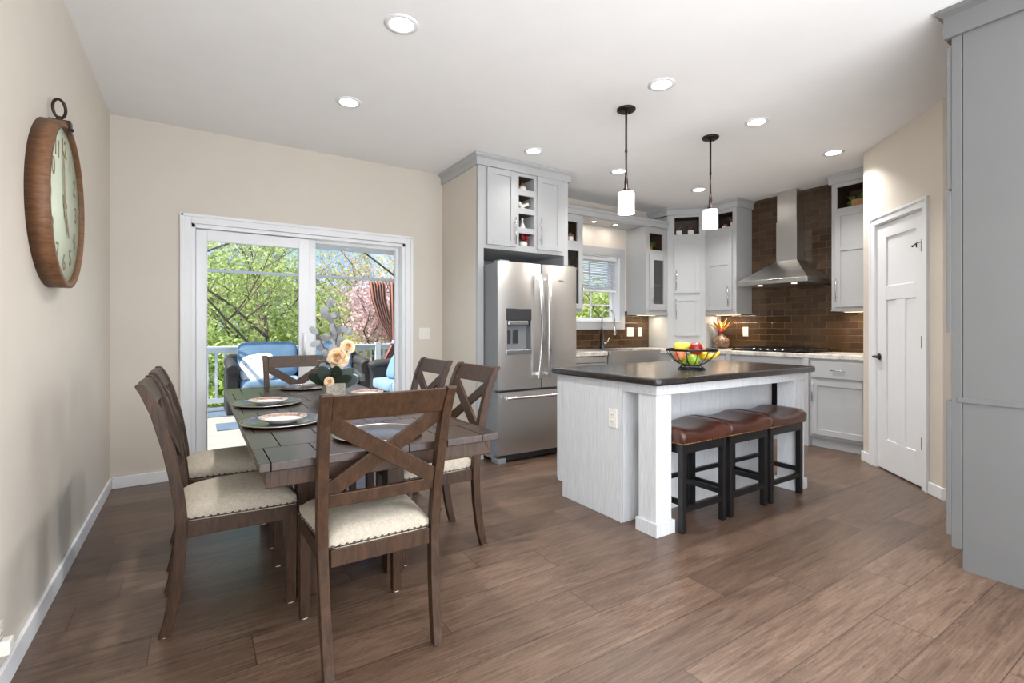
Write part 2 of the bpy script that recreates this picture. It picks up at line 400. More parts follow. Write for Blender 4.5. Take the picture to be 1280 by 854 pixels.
def sash(name, x0, x1, y0, y1, z1, sl, sr, top, bot):
    o = MB().box(x0, x0 + sl, y0, y1, .035, z1).box(x1 - sr, x1, y0, y1, .035, z1).box(x0 + sl, x1 - sr, y0, y1, z1 - top, z1).box(x0 + sl, x1 - sr, y0, y1, .035, .035 + bot).build(name, M['vinyl'], d1, .004)
    MB().box(x0 + sl - .005, x1 - sr + .005, (y0 + y1) / 2 - .003, (y0 + y1) / 2 + .003, .03 + bot, z1 - top + .005).build('glass_pane', M['glass'], o)
    return o
s1 = sash('sliding_panel', .0, .848, 4.645, 4.690, 1.965, .075, .085, .088, .10)
s2 = sash('fixed_panel', .845, 1.692, 4.702, 4.745, 1.975, .066, .035, .03, .08)
b = MB().tube([(.805, 4.645, .93), (.805, 4.615, .95), (.800, 4.598, 1.0), (.800, 4.598, 1.06), (.805, 4.615, 1.11), (.805, 4.645, 1.13)], .011, 10)
b.box(.79, .82, 4.638, 4.646, .90, 1.16)
b.build('door_handle', M['vinyl'], s1)

# ---- window over the sink
b = MB()
for (x0, x1, z0, z1) in ((WX0 - .081, WX0, 1.163, 2.20), (WX1, WX1 + .081, 1.163, 2.20), (WX0, WX1, WZ1, 2.20), (WX0, WX1, 1.163, WZ0)):
    b.box(x0, x1, YB - .02, YB, z0, z1)
struct('trim_2', b, M['grey'], .002)
w1 = thing('window_1', (0, 0, 0), None, None); w1['kind'] = 'structure'
b = MB().box(WX0, WX0 + .012, YB - .01, 4.77, WZ0, WZ1).box(WX1 - .012, WX1, YB - .01, 4.77, WZ0, WZ1).box(WX0, WX1, YB - .01, 4.77, WZ1 - .012, WZ1).box(WX0, WX1, YB - .03, 4.77, WZ0, WZ0 + .015)
b.build('window_jamb', M['white'], w1, .002)
def wsash(x0, x1, z0, z1, y):
    o = MB(); fw = .038
    o.box(x0, x0 + fw, y, y + .03, z0, z1).box(x1 - fw, x1, y, y + .03, z0, z1).box(x0 + fw, x1 - fw, y, y + .03, z0, z0 + fw).box(x0 + fw, x1 - fw, y, y + .03, z1 - fw, z1)
    xm = (x0 + x1) / 2; zm = (z0 + z1) / 2
    o.box(xm - .009, xm + .009, y + .008, y + .022, z0 + fw, z1 - fw).box(x0 + fw, x1 - fw, y + .008, y + .022, zm - .009, zm + .009)
    f = o.build('window_sash', M['vinyl'], w1, .002)
    MB().box(x0 + .03, x1 - .03, y + .013, y + .017, z0 + .03, z1 - .03).build('window_pane', M['glass'], f)
wsash(WX0 + .014, WX1 - .014, WZ0 + .015, 1.68, 4.715); wsash(WX0 + .014, WX1 - .014, 1.665, WZ1 - .014, 4.74)

# ---- pantry door
b = MB()
for (x0, x1, z0, z1) in ((.129, .211, 0, 2.052), (.834, .902, 0, 2.052), (.129, .902, 2.052, 2.120)):
    b.box(x0, x1, -.014, 0, z0, z1, T=TP)
b.box(.129, .902, -.021, -.013, 2.098, 2.12, T=TP).box(.129, .150, -.021, -.013, 0, 2.10, T=TP).box(.882, .902, -.021, -.013, 0, 2.10, T=TP)
struct('trim_3', b, M['white'], .003)
d2 = thing('door_2', (0, 0, 0), None, None); d2['kind'] = 'structure'
MB().box(.211, .222, 0, .11, 0, 2.052, T=TP).box(.823, .834, 0, .11, 0, 2.052, T=TP).box(.222, .823, 0, .11, 2.041, 2.052, T=TP).build('door_frame', M['white'], d2)
b = MB(); xs = (.225, .349, .735, .820); ya, yb = .004, .036
b.box(xs[0], xs[1], ya, yb, .014, 2.036, T=TP).box(xs[2], xs[3], ya, yb, .014, 2.036, T=TP)
for z0, z1 in ((.014, .262), (1.405, 1.522), (1.92, 2.036)): b.box(xs[1], xs[2], ya, yb, z0, z1, T=TP)
b.box(.483, .601, ya, yb, .262, 1.405, T=TP)
b.box(xs[1], xs[2], ya + .010, yb - .006, .25, 1.95, T=TP)
sl = b.build('door_slab', M['white'], d2, .004)
b = MB().lathe([(.027, 0), (.027, .006), (.018, .010), (.010, .012), (.010, .045)], (.262, .002, .937), 20, axis='y', T=TP @ Matrix.Diagonal((1, -1, 1, 1)))
b.tube([(.262, -.048, .937), (.285, -.052, .937), (.33, -.050, .933), (.352, -.046, .930)], [.011, .010, .009, .007], 10, T=TP, sq=.8)
b.build('door_handle', M['bronze'], sl, loc=(0, 0, 0))
for hz in (1.735, 1.03, .29):
    MB().tube([(.828, -.006, hz), (.828, -.006, hz + .088)], .007, 8, T=TP).box(.817, .827, -.002, .004, hz, hz + .088, T=TP).build('hinge', M['black'], d2)
MB().tube([(.826, -.010, 1.805), (.79, -.022, 1.80), (.765, -.030, 1.785)], .004, 8, T=TP).tube([(.79, -.022, 1.80), (.765, -.008, 1.775)], .004, 8, T=TP).ball((.762, -.032, 1.783), .008, T=TP).build('door_stop', M['black'], d2)

# ---- tiles
tag(MB().box(3.15, 5.148, YB - .009, YB - .0005, .915, 1.163).box(4.69, 5.148, YB - .009, YB, 1.163, 1.40).box(3.15, 3.762, YB - .009, YB, 1.163, 1.40).build('tile_backsplash', M['tilex']),
    'brown glossy tile backsplash under and beside the window over the sink', 'backsplash')
tag(MB().box(XR - .009, XR, 2.0, 3.99, .915, ZC).build('tile_backsplash', M['tiley']),
    'brown glossy tile backsplash rising to the ceiling behind the range hood', 'backsplash')

# ------------------------------------------------------------------ cabinets
def sweep(mb, path, prof, m=0):
    """moulding: path = xy points, outside is on the right of travel; prof = (outset, z)"""
    n = len(path); P = [Vector((p[0], p[1])) for p in path]; k = len(prof); vs = []
    for i in range(n):
        ns = []
        if i > 0: d = (P[i] - P[i - 1]).normalized(); ns.append(Vector((d.y, -d.x)))
        if i < n - 1: d = (P[i + 1] - P[i]).normalized(); ns.append(Vector((d.y, -d.x)))
        nn = ns[0] if len(ns) == 1 else (ns[0] + ns[1]).normalized() / max(.3, ((ns[0] + ns[1]).normalized()).dot(ns[0]))
        for (o, z) in prof: vs.append((P[i].x + nn.x * o, P[i].y + nn.y * o, z))
    fs = [(i * k + j, i * k + (j + 1) % k, (i + 1) * k + (j + 1) % k, (i + 1) * k + j) for i in range(n - 1) for j in range(k)]
    fs += [tuple(range(k)), tuple((n - 1) * k + j for j in range(k))]
    mb.add(vs, fs, m)
def crown_prof(z0, z1, flare=.045, th=.02):
    return [(-.005, z0), (th, z0), (th, z1 - .035), (th + .008, z1 - .03), (flare, z1 - .018), (flare, z1), (-.005, z1)]
def face(mb, x0, x1, z0, z1, y0, y1, holes, m=0):
    xs = sorted({x0, x1} | {h[0] for h in holes} | {h[1] for h in holes}); zs = sorted({z0, z1} | {h[2] for h in holes} | {h[3] for h in holes})
    for i in range(len(xs) - 1):
        j = 0
        while j < len(zs) - 1:
            def inh(j): return any(h[0] <= xs[i] + 1e-6 and xs[i + 1] <= h[1] + 1e-6 and h[2] <= zs[j] + 1e-6 and zs[j + 1] <= h[3] + 1e-6 for h in holes)
            if inh(j): j += 1; continue
            k = j
            while k + 1 < len(zs) - 1 and not inh(k + 1): k += 1
            mb.box(xs[i], xs[i + 1], y0, y1, zs[j], zs[k + 1], m); j = k + 1
def niche(mb, h, yf, depth, m=1, t=.006, side=None):
    x0, x1, z0, z1 = h; yb = yf + depth
    ms = m if side is None else side
    mb.box(x0 - t, x1 + t, yb, yb + t, z0 - t, z1 + t, m).box(x0 - t, x0, yf, yb, z0 - t, z1 + t, ms).box(x1, x1 + t, yf, yb, z0 - t, z1 + t, ms)
    mb.box(x0, x1, yf, yb, z0 - t, z0, 0).box(x0, x1, yf, yb, z1, z1 + t, m)
def pull(parent, x, z, L, yf, horiz=False):
    b = MB(); y = yf - .032
    if horiz:
        b.tube([(x - L / 2, y, z), (x + L / 2, y, z)], .0055, 8)
        for s in (-1, 1): b.tube([(x + s * L * .32, y, z), (x + s * L * .32, yf, z)], .004, 8)
    else:
        b.tube([(x, y, z - L / 2), (x, y, z + L / 2)], .0055, 8)
        for s in (-1, 1): b.tube([(x, y, z + s * L * .3), (x, yf, z + s * L * .3)], .004, 8)
    return b.build('handle', M['chrome'], parent)
def door(parent, x0, x1, z0, z1, yf, rail=.055, mid=None, mat='grey', glassy=False, name='door', hp=None, hl=.22):
    b = MB(); y0 = yf - .02
    b.box(x0, x0 + rail, y0, yf, z0, z1).box(x1 - rail, x1, y0, yf, z0, z1).box(x0 + rail, x1 - rail, y0, yf, z0, z0 + rail).box(x0 + rail, x1 - rail, y0, yf, z1 - rail, z1)
    if mid: b.box(x0 + rail, x1 - rail, y0, yf, mid - rail / 2, mid + rail / 2)
    if not glassy: b.box(x0 + rail - .002, x1 - rail + .002, yf - .011, yf - .001, z0 + rail - .002, z1 - rail + .002)
    o = b.build(name, M[mat], parent, .0015, 1)
    if glassy: MB().box(x0 + rail - .004, x1 - rail + .004, yf - .010, yf - .006, z0 + rail - .004, z1 - rail + .004).build('glass_pane', M['cabglass'], o)
    if hp: pull(o, hp[0], hp[1], hl, y0)
    return o
def drawer(parent, x0, x1, z0, z1, yf, hl=.13, mat='grey'):
    o = MB().box(x0, x1, yf - .02, yf, z0, z1).build('drawer', M[mat], parent, .002, 1)
    pull(o, (x0 + x1) / 2, (z0 + z1) / 2, hl, yf - .02, True); return o

# -- cabinet over the refrigerator (enclosure with gable panels)
fc = thing('refrigerator_cabinet', (0, 0, 0), 'tall light grey cabinet with two doors and a column of cubbies above the refrigerator', 'cabinet')
yf = 3.86; x0, x1 = XE0, 3.146
nh = [(2.554, 2.729, 2.489, 2.609), (2.554, 2.729, 2.311, 2.432), (2.554, 2.729, 2.127, 2.259), (2.554, 2.729, 1.957, 2.074)]
b = MB()
face(b, x0, x1, 1.90, 2.66, yf, yf + .02, nh)
b.box(x0, 2.175, yf, yf + .04, 0, 1.90).box(3.095, x1, yf, yf + .04, 0, 1.90)
b.box(x0 + .041, 2.160, yf + .04, YB - .002, 0, 2.66).box(3.11, x1, yf + .02, YB - .002, 0, 2.66)
b.box(2.16, 3.11, yf + .02, YB - .002, 1.90, 1.92).box(2.16, 3.11, yf + .02, YB - .002, 2.64, 2.66).box(2.16, 3.11, YB - .012, YB - .002, 1.3, 2.66)
for h in nh: niche(b, h, yf + .02, .26, 1, side=0)
b.build('cabinet_body', [M['grey'], M['nichewood']], fc)
door(fc, 2.204, 2.509, 1.935, 2.632, yf, hp=(2.49, 2.08), hl=.25); door(fc, 2.76, 3.06, 1.936, 2.636, yf, hp=(2.785, 2.10), hl=.25)
b = MB(); sweep(b, [(x0, YB - .002), (x0, yf), (x1, yf), (x1, YB - .002)], crown_prof(2.638, ZC - .002)); b.box(x0, x1, yf, YB - .002, ZC - .01, ZC - .002)
b.build('crown_molding', M['grey'], fc)

# -- window wall uppers
yw = 4.285
nc = thing('wall_cabinet', (0, 0, 0), 'narrow light grey wall cabinet tucked between the refrigerator and the window', 'cabinet')
h1 = (3.32, 3.63, 2.162, 2.376)
b = MB(); gx0, gx1 = 3.30, 3.665
face(b, 3.15, 3.71, 1.363, 2.46, yw, yw + .02, [h1, (gx0, gx1, 1.40, 2.10)])
b.box(3.15, 3.165, yw + .02, YB, 1.363, 2.46).box(3.695, 3.71, yw + .02, YB - .001, 1.363, 2.46).box(3.165, 3.695, yw + .02, YB - .001, 1.363, 1.385).box(3.165, 3.695, yw + .02, YB - .001, 2.44, 2.46)
niche(b, h1, yw + .02, .25)
b.box(3.165, 3.695, YB - .02, YB - .001, 1.385, 2.13, 1).box(3.166, 3.172, yw + .02, YB - .02, 1.385, 2.13, 1).box(3.689, 3.695, yw + .02, YB - .02, 1.385, 2.13, 1)
b.build('cabinet_body', [M['grey'], M['nichewood']], nc)
MB().box(3.172, 3.689, yw + .03, YB - .021, 1.852, 1.868).build('shelf', M['grey'], nc)
door(nc, 3.29, 3.69, 1.40, 2.105, yw, glassy=True, hp=(3.675, 1.56), hl=.22)

rc = thing('wall_cabinet', (0, 0, 0), 'light grey glass-door wall cabinet to the right of the window with a plant cubby', 'cabinet')
h2 = (4.81, 5.06, 2.173, 2.382)
b = MB()
face(b, 4.742, 5.146, 1.363, 2.46, yw, yw + .02, [h2, (4.86, 5.08, 1.43, 2.09)])
b.box(4.742, 4.757, yw + .02, YB - .001, 1.363, 2.46, 2).box(5.131, 5.146, yw + .02, YB - .001, 1.363, 2.46).box(4.757, 5.131, yw + .02, YB - .001, 1.363, 1.385).box(4.757, 5.131, yw + .02, YB - .001, 2.44, 2.46)
niche(b, h2, yw + .02, .25)
b.box(4.758, 5.130, YB - .02, YB - .001, 1.385, 2.13, 1).box(4.758, 4.764, yw + .02, YB - .02, 1.385, 2.13, 1).box(5.124, 5.130, yw + .02, YB - .02, 1.385, 2.13, 1)
b.box(4.735, 5.15, yw - .01, YB - .001, 1.352, 1.363, 0)
b.build('cabinet_body', [M['grey'], M['nichewood'], M['grey']], rc)
MB().box(4.765, 5.123, yw + .03, YB - .021, 1.72, 1.738).build('shelf', M['clockwood'], rc)
door(rc, 4.797, 5.127, 1.41, 2.118, yw, rail=.075, glassy=True, hp=(4.825, 1.60), hl=.24)

va = thing('window_valance', (0, 0, 0), 'light grey wooden valance with two small lights bridging the cabinets above the window', 'valance')
b = MB().box(3.711, 4.741, yw, yw + .02, 2.452, 2.535).box(3.711, 4.741, yw + .02, YB - .002, 2.462, 2.476)
b.build('soffit_panel', M['grey'], va)
b = MB(); sweep(b, [(3.15, yw), (5.135, yw)], crown_prof(2.462, 2.55, .04)); b.box(3.15, 5.135, yw, YB - .002, 2.535, 2.548)
b.build('crown_molding', M['grey'], va)
M['lamp'] = emis('lamp_lens', (255, 244, 228), 6)
for lx in (4.02, 4.37):
    r = MB().lathe([(.034, 2.462), (.034, 2.458), (.026, 2.456)], (lx, 4.44, 0), 20).build('puck_light', M['white'], va)
    MB().lathe([(.0001, 2.4550), (.025, 2.4555)], (lx, 4.44, 0), 20).build('lens', M['lamp'], r)
    light('puck_light_glow', 'AREA', (lx, 4.44, 2.45), (0, 0, 0), .7, (1, .93, .84), shape='DISK', size=.05)

# -- diagonal corner cabinet standing on the counter
P0 = Vector((5.150, 4.285, 0)); P1 = Vector((5.462, 3.945, 0)); angD = math.atan2(P1.y - P0.y, P1.x - P0.x); LD = (P1 - P0).length
dc = thing('corner_cabinet', (0, 0, 0), 'tall light grey diagonal corner cabinet standing on the counter with two stacked doors', 'cabinet')
TD = Matrix.Translation(P0) @ Matrix.Rotation(angD, 4, 'Z')
hd = (.085, .385, 2.385, 2.607)
b = MB(); t1 = MB(); face(t1, 0, LD, .925, 2.66, 0, .02, [hd]); niche(t1, hd, .02, .2)
b.add([TD @ Vector(p) for p in t1.v], t1.f, 0); b.mi = list(t1.mi); b.sm = list(t1.sm)
b.prism([(5.150, 4.285), (5.150, YB - .01), (5.165, YB - .01), (5.165, 4.30)], 'z', .925, 2.66).prism([(5.462, 3.945), (XR - .01, 3.945), (XR - .01, 3.96), (5.47, 3.96)], 'z', .925, 2.66)
b.prism([(5.150, 4.29), (5.150, YB - .01), (XR - .01, YB - .01), (XR - .01, 3.95), (5.465, 3.95)], 'z', 2.63, 2.66)
b.build('cabinet_body', [M['grey'], M['nichewood']], dc)
def tdoor(parent, T, *a, **k):
    o = door(parent, *a, **k); o.matrix_local = T; return o
tdoor(dc, TD, .08, .39, 1.63, 2.32, 0, hp=(.105, 1.80), hl=.26); tdoor(dc, TD, .08, .39, 1.08, 1.585, 0, hp=(.105, 1.42), hl=.26)

# -- range wall uppers: local frame x runs towards the camera side (world -Y), front faces -X
XF = 5.46
def TRX(y): return Matrix.Translation((XF, y, 0)) @ Matrix.Rotation(R(-90), 4, 'Z')
def wallcab(name, label, yfar, ynear, hole, door_z, hx, vis):
    T = TRX(yfar); W = yfar - ynear
    c = thing(name, (XF, yfar, 0), label, 'cabinet', R(-90))
    b = MB(); D = XR - .01 - XF
    face(b, 0, W, 1.363, 2.66, 0, .02, [hole]); niche(b, hole, .02, .25)
    b.box(0, .015, .02, D, 1.363, 2.66).box(W - .015, W, .02, D, 1.363, 2.66).box(.015, W - .015, .02, D, 1.363, 1.385).box(.015, W - .015, .02, D, 2.64, 2.66)
    b.box(-.0, W + (.02 if vis == 'R' else 0), -.015, D, 1.350, 1.363)
    b.build('cabinet_body', [M['grey'], M['nichewood']], c)
    door(c, door_z[0], door_z[1], door_z[2], door_z[3], 0, mid=1.98, hp=hx, hl=.24)
    return c, W
c1, W1 = wallcab('wall_cabinet', 'light grey wall cabinet left of the range hood behind the far pendant light', 3.944, 3.518, (.06, .375, 2.415, 2.595), (.015, .375, 1.40, 2.375), (.345, 1.56), 'R')
c2, W2 = wallcab('wall_cabinet', 'light grey wall cabinet right of the range hood beside the pantry door wall', 2.466, 2.004, (.05, .41, 2.385, 2.60), (.035, .425, 1.39, 2.355), (.06, 1.56), 'L')
b = MB(); sweep(b, [(5.150, YB - .01), (5.150, 4.285), (5.462, 3.945), (XF, 3.518), (XR - .01, 3.518)], crown_prof(2.638, ZC - .002)); b.build('crown_molding', M['grey'], dc)
b = MB(); sweep(b, [(0, .32), (0, 0), (W2 - .001, 0)], crown_prof(2.638, ZC - .002)); b.build('crown_molding', M['grey'], c2)
# under-cabinet light bars
M['ledbar'] = emis('led_strip', (255, 226, 180), 4)
for nm, lab, loc, rz, L, pw in (('under_cabinet_light', 'slim warm light bar under the wall cabinet left of the range hood', (5.62, 3.73, 1.345), R(90), .34, 2.4),
                          ('under_cabinet_light', 'slim warm light bar under the wall cabinet right of the range hood', (5.62, 2.25, 1.345), R(90), .34, 2.4),
                          ('under_cabinet_light', 'slim warm light bar under the glass-door cabinet by the window', (4.93, 4.45, 1.347), 0, .34, 1.6)):
    o = thing(nm, loc, lab, 'light', rz)
    MB().box(-L / 2, L / 2, -.015, .015, -.003, .005).build('light_housing', M['white'], o); MB().box(-L / 2 + .01, L / 2 - .01, -.011, .011, -.0045, -.003).build('lens', M['ledbar'], o)
    light('light_bar_glow', 'AREA', (loc[0], loc[1], loc[2] - .008), (0, 0, rz), pw, (1, .84, .62), shape='RECTANGLE', size=L - .02, size_y=.02)

# -- base cabinets on the range wall
XB = 5.17
def basecab(label, yfar, ynear, name='base_cabinet'):
    return thing(name, (XB, yfar, 0), label, 'cabinet', R(-90)), yfar - ynear
c, W = basecab('light grey base cabinet with one drawer and one door beside the pantry wall', 2.535, 2.004)
b = MB().box(0, W, 0, .60, .10, .874).box(0, W, .04, .60, 0, .10)
b.build('cabinet_body', M['grey'], c); drawer(c, .02, W - .005, .69, .85, 0); door(c, .02, W - .005, .13, .665, 0, hp=(.045, .555), hl=.2)
c, W = basecab('light grey base cabinet with bumped-out posts holding the black oven under the cooktop', 3.45, 2.536)
b = MB().box(0, .06, -.03, .60, 0, .874).box(W - .06, W, -.03, .60, 0, .874).box(.06, W - .06, 0, .60, .80, .874).box(.06, W - .06, 0, .60, .0, .14).box(.06, W - .06, .50, .60, .14, .80)
b.build('cabinet_body', M['grey'], c, .002)
ov = thing('wall_oven', (XB, 2.993, 0), 'black built-in oven under the cooktop glimpsed past the island', 'oven', R(-90))
MB().box(-.39, .39, 0, .48, .145, .795).build('oven_body', M['dark'], ov)
MB().box(-.39, .39, -.025, 0, .15, .68).build('oven_door', M['blackgl'], ov, .004); MB().box(-.39, .39, -.02, 0, .69, .79).build('control_panel', M['blackgl'], ov, .003)
MB().tube([(-.33, -.06, .64), (.33, -.06, .64)], .01, 10).tube([(-.3, -.06, .64), (-.3, -.02, .64)], .007, 8).tube([(.3, -.06, .64), (.3, -.02, .64)], .007, 8).build('handle', M['chrome'], ov)
c, W = basecab('light grey base cabinet between the corner and the cooktop cabinet', 3.70, 3.451)
MB().box(0, W, 0, .60, .10, .874).box(0, W, .04, .60, 0, .10).build('cabinet_body', M['grey'], c); drawer(c, .01, W - .01, .69, .85, 0, .08); door(c, .01, W - .01, .13, .665, 0, hp=(.04, .55), hl=.18)
c = thing('corner_base_cabinet', (0, 0, 0), 'light grey diagonal base cabinet in the corner under the granite counter', 'cabinet')
MB().prism([(4.86, 3.99), (5.17, 3.702), (XR - .01, 3.702), (XR - .01, YB - .01), (4.86, YB - .01)], 'z', .10, .874).prism([(4.88, 4.03), (5.21, 3.72), (XR - .01, 3.72), (XR - .01, YB - .01), (4.88, YB - .01)], 'z', 0, .10).build('cabinet_body', M['grey'], c)
# -- window wall base run
c = thing('sink_base_cabinet', (0, 0, 0), 'light grey sink base cabinet under the steel apron sink', 'cabinet')
b = MB().box(3.775, 4.858, 3.99, YB - .01, .10, .66).box(3.775, 4.858, 4.03, YB - .01, 0, .10).box(3.775, 3.80, 3.99, YB - .01, .66, .874).box(4.62, 4.858, 3.99, YB - .01, .66, .874)
b.build('cabinet_body', M['grey'], c); door(c, 3.81, 4.205, .13, .64, 3.99, hp=(4.17, .52), hl=.18); door(c, 4.215, 4.61, .13, .64, 3.99, hp=(4.25, .52), hl=.18)
dw = thing('dishwasher', (0, 0, 0), 'stainless dishwasher under the counter between refrigerator and sink', 'dishwasher')
MB().box(3.17, 3.77, 4.0, YB - .02, .09, .872).build('dishwasher_body', M['dark'], dw); MB().box(3.172, 3.768, 3.965, 4.0, .10, .80).build('dishwasher_door', M['steel'], dw, .004); MB().box(3.172, 3.768, 3.97, 4.0, .805, .868).build('control_panel', M['steel'], dw, .003); MB().box(3.18, 3.76, 4.03, 4.06, 0, .09).build('toe_kick', M['black'], dw)
# -- counters
b = MB(); z0, z1 = .875, .922
b.prism([(3.15, 3.965), (3.80, 3.965), (3.80, YB - .01), (3.15, YB - .01)], 'z', z0, z1)
b.prism([(3.80, 4.40), (4.61, 4.40), (4.61, YB - .01), (3.80, YB - .01)], 'z', z0, z1)
b.prism([(4.61, 3.965), (4.87, 3.965), (5.145, 3.70), (5.145, 2.003), (XR - .01, 2.003), (XR - .01, YB - .01), (4.61, YB - .01)], 'z', z0, z1)
tag(b.build('granite_countertop', M['granite'], None, .008, 2), 'pale granite countertop running around the corner from the sink past the cooktop', 'countertop')
# -- apron sink
sk = thing('farmhouse_sink', (4.205, 3.93, 0), 'stainless apron-front sink below the window', 'sink')
b = MB(); sw = .398
b.box(-sw, sw, 0, .02, .68, .926).box(-sw, -sw + .015, .02, .465, .68, .926).box(sw - .015, sw, .02, .465, .68, .926).box(-sw + .015, sw - .015, .45, .465, .68, .926).box(-sw + .015, sw - .015, .02, .45, .68, .695)
b.build('basin', M['steel'], sk, .004); MB().lathe([(.04, 0), (.04, .004), (.03, .006), (.028, .001)], (0, .24, .695), 20).build('drain', M['chrome'], sk)
fa = thing('kitchen_faucet', (4.205, 4.50, .922), 'tall black and steel pull-down faucet with an arched spring hose behind the sink', 'faucet')
MB().lathe([(.03, 0), (.03, .008), (.021, .012), (.021, .18), (.017, .19), (.017, .24)], seg=20).build('faucet_body', M['black'], fa)
arc = [(0, 0, .24), (0, 0, .40)] + [(.07 + .0 - .07 * math.cos(t), -.03 - .07 * (1 - math.cos(t)) * .5 + .03, .40 + .085 * math.sin(t)) for t in [PI * k / 12 for k in range(1, 12)]] + [(.14, -.07, .40), (.142, -.07, .26)]
MB().tube(arc, .0095, 12).build('spring_hose', M['chrome'], fa)
MB().tube([(.142, -.07, .28), (.142, -.07, .17)], [.015, .019], 14).build('spray_head', M['chrome'], fa)
MB().tube([(0, 0, .22), (.07, -.035, .222), (.135, -.068, .225)], .005, 8).build('hose_arm', M['black'], fa)
MB().tube([(.02, -.005, .07), (.055, -.02, .075)], .013, 12).tube([(.055, -.02, .075), (.075, -.03, .11), (.09, -.035, .14)], [.008, .007, .006], 10).build('lever', M['chrome'], fa)

# -- cooktop and hood
ct = thing('gas_cooktop', (5.44, 2.985, .922), 'black gas cooktop with cast grates set in the granite below the hood', 'cooktop')
MB().box(-.26, .26, -.42, .42, 0, .012).build('cooktop_base', M['blackgl'], ct, .003)
for gy in (-.28, 0, .28):
    b = MB()
    for x in (-.22, .22): b.box(x - .006, x + .006, gy - .13, gy + .13, .03, .043)
    for y in (-.13, -.045, .045, .13): b.box(-.22, .22, gy + y - .006, gy + y + .006, .03, .043)
    b.box(-.006, .006, gy - .13, gy + .13, .03, .043)
    for x in (-.22, .22):
        for y in (-.13, .13): b.box(x - .008, x + .008, gy + y - .008, gy + y + .008, .012, .032)
    b.build('grate', M['black'], ct)
for bx, by in ((.11, -.28), (-.11, -.28), (0, 0), (.11, .28), (-.11, .28)):
    MB().lathe([(.045, .012), (.045, .02), (.032, .022), (.032, .028), (.0001, .029)], (bx, by, 0), 18).build('burner', M['dark'], ct)
for k in range(5): MB().lathe([(.017, .012), (.016, .032), (.0001, .033)], (-.235, -.16 + .08 * k, 0), 14).build('control_knob', M['chrome'], ct)
hd_ = thing('range_hood', (0, 0, 0), 'stainless chimney range hood on the brown tiled wall', 'range hood')
ya, yb_, xf, xw = 2.61, 3.387, 5.27, XR - .01
MB().box(xf, xw, ya, yb_, 1.662, 1.712).build('hood_rim', M['steel'], hd_, .003)
b = MB(); cy0, cy1, cx = 2.895, 3.125, 5.62
b.add([(xf + .002, ya + .002, 1.712), (xf + .002, yb_ - .002, 1.712), (xw, yb_ - .002, 1.712), (xw, ya + .002, 1.712), (cx, cy0, 1.944), (cx, cy1, 1.944), (xw, cy1, 1.944), (xw, cy0, 1.944)],
      [(0, 1, 5, 4), (1, 2, 6, 5), (2, 3, 7, 6), (3, 0, 4, 7), (4, 5, 6, 7), (0, 3, 2, 1)])
b.build('hood_canopy', M['steel'], hd_, .002)
b = MB().box(cx, xw, cy0, cy1, 1.944, 2.39).box(cx + .006, xw, cy0 + .006, cy1 - .006, 2.39, ZC - .002); b.build('chimney', M['steel'], hd_, .001)
MB().box(xf - .002, xf, 2.90, 3.02, 1.70, 1.709).build('control_strip', M['black'], hd_)
M['hoodlamp'] = emis('hood_lamp', (255, 240, 215), 5)
for y in (2.82, 3.2):
    MB().lathe([(.0001, 1.6605), (.028, 1.661)], (5.42, y, 0), 18).build('hood_lamp', M['hoodlamp'], hd_)
    light('hood_glow', 'SPOT', (5.42, y, 1.655), (0, 0, 0), 2.5, (1, .9, .75), spot_size=R(110), spot_blend=.6, shadow_soft_size=.03)

# -- tall cabinet at the right edge of the view (front faces +Y, end panel faces the dining side)
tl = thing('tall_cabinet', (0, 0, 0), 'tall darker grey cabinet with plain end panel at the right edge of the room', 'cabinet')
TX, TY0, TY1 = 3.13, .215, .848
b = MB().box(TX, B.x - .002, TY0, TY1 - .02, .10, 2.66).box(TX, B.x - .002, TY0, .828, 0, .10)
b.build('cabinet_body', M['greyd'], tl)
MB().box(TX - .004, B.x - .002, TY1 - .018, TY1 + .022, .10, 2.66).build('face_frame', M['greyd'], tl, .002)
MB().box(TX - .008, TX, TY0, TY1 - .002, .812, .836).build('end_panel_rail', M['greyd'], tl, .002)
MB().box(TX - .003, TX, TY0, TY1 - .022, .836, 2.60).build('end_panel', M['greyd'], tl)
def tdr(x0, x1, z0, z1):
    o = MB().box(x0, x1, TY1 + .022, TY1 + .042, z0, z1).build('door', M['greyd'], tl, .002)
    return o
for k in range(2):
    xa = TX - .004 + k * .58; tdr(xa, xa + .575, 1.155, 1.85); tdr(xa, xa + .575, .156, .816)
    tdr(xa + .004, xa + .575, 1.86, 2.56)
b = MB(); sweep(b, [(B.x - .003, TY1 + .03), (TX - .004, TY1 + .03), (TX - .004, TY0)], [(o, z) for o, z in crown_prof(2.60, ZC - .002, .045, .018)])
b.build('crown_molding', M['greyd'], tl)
CR = Vector((.8415, -.5402, 0)); CF = Vector((.5402, .8415, 0))

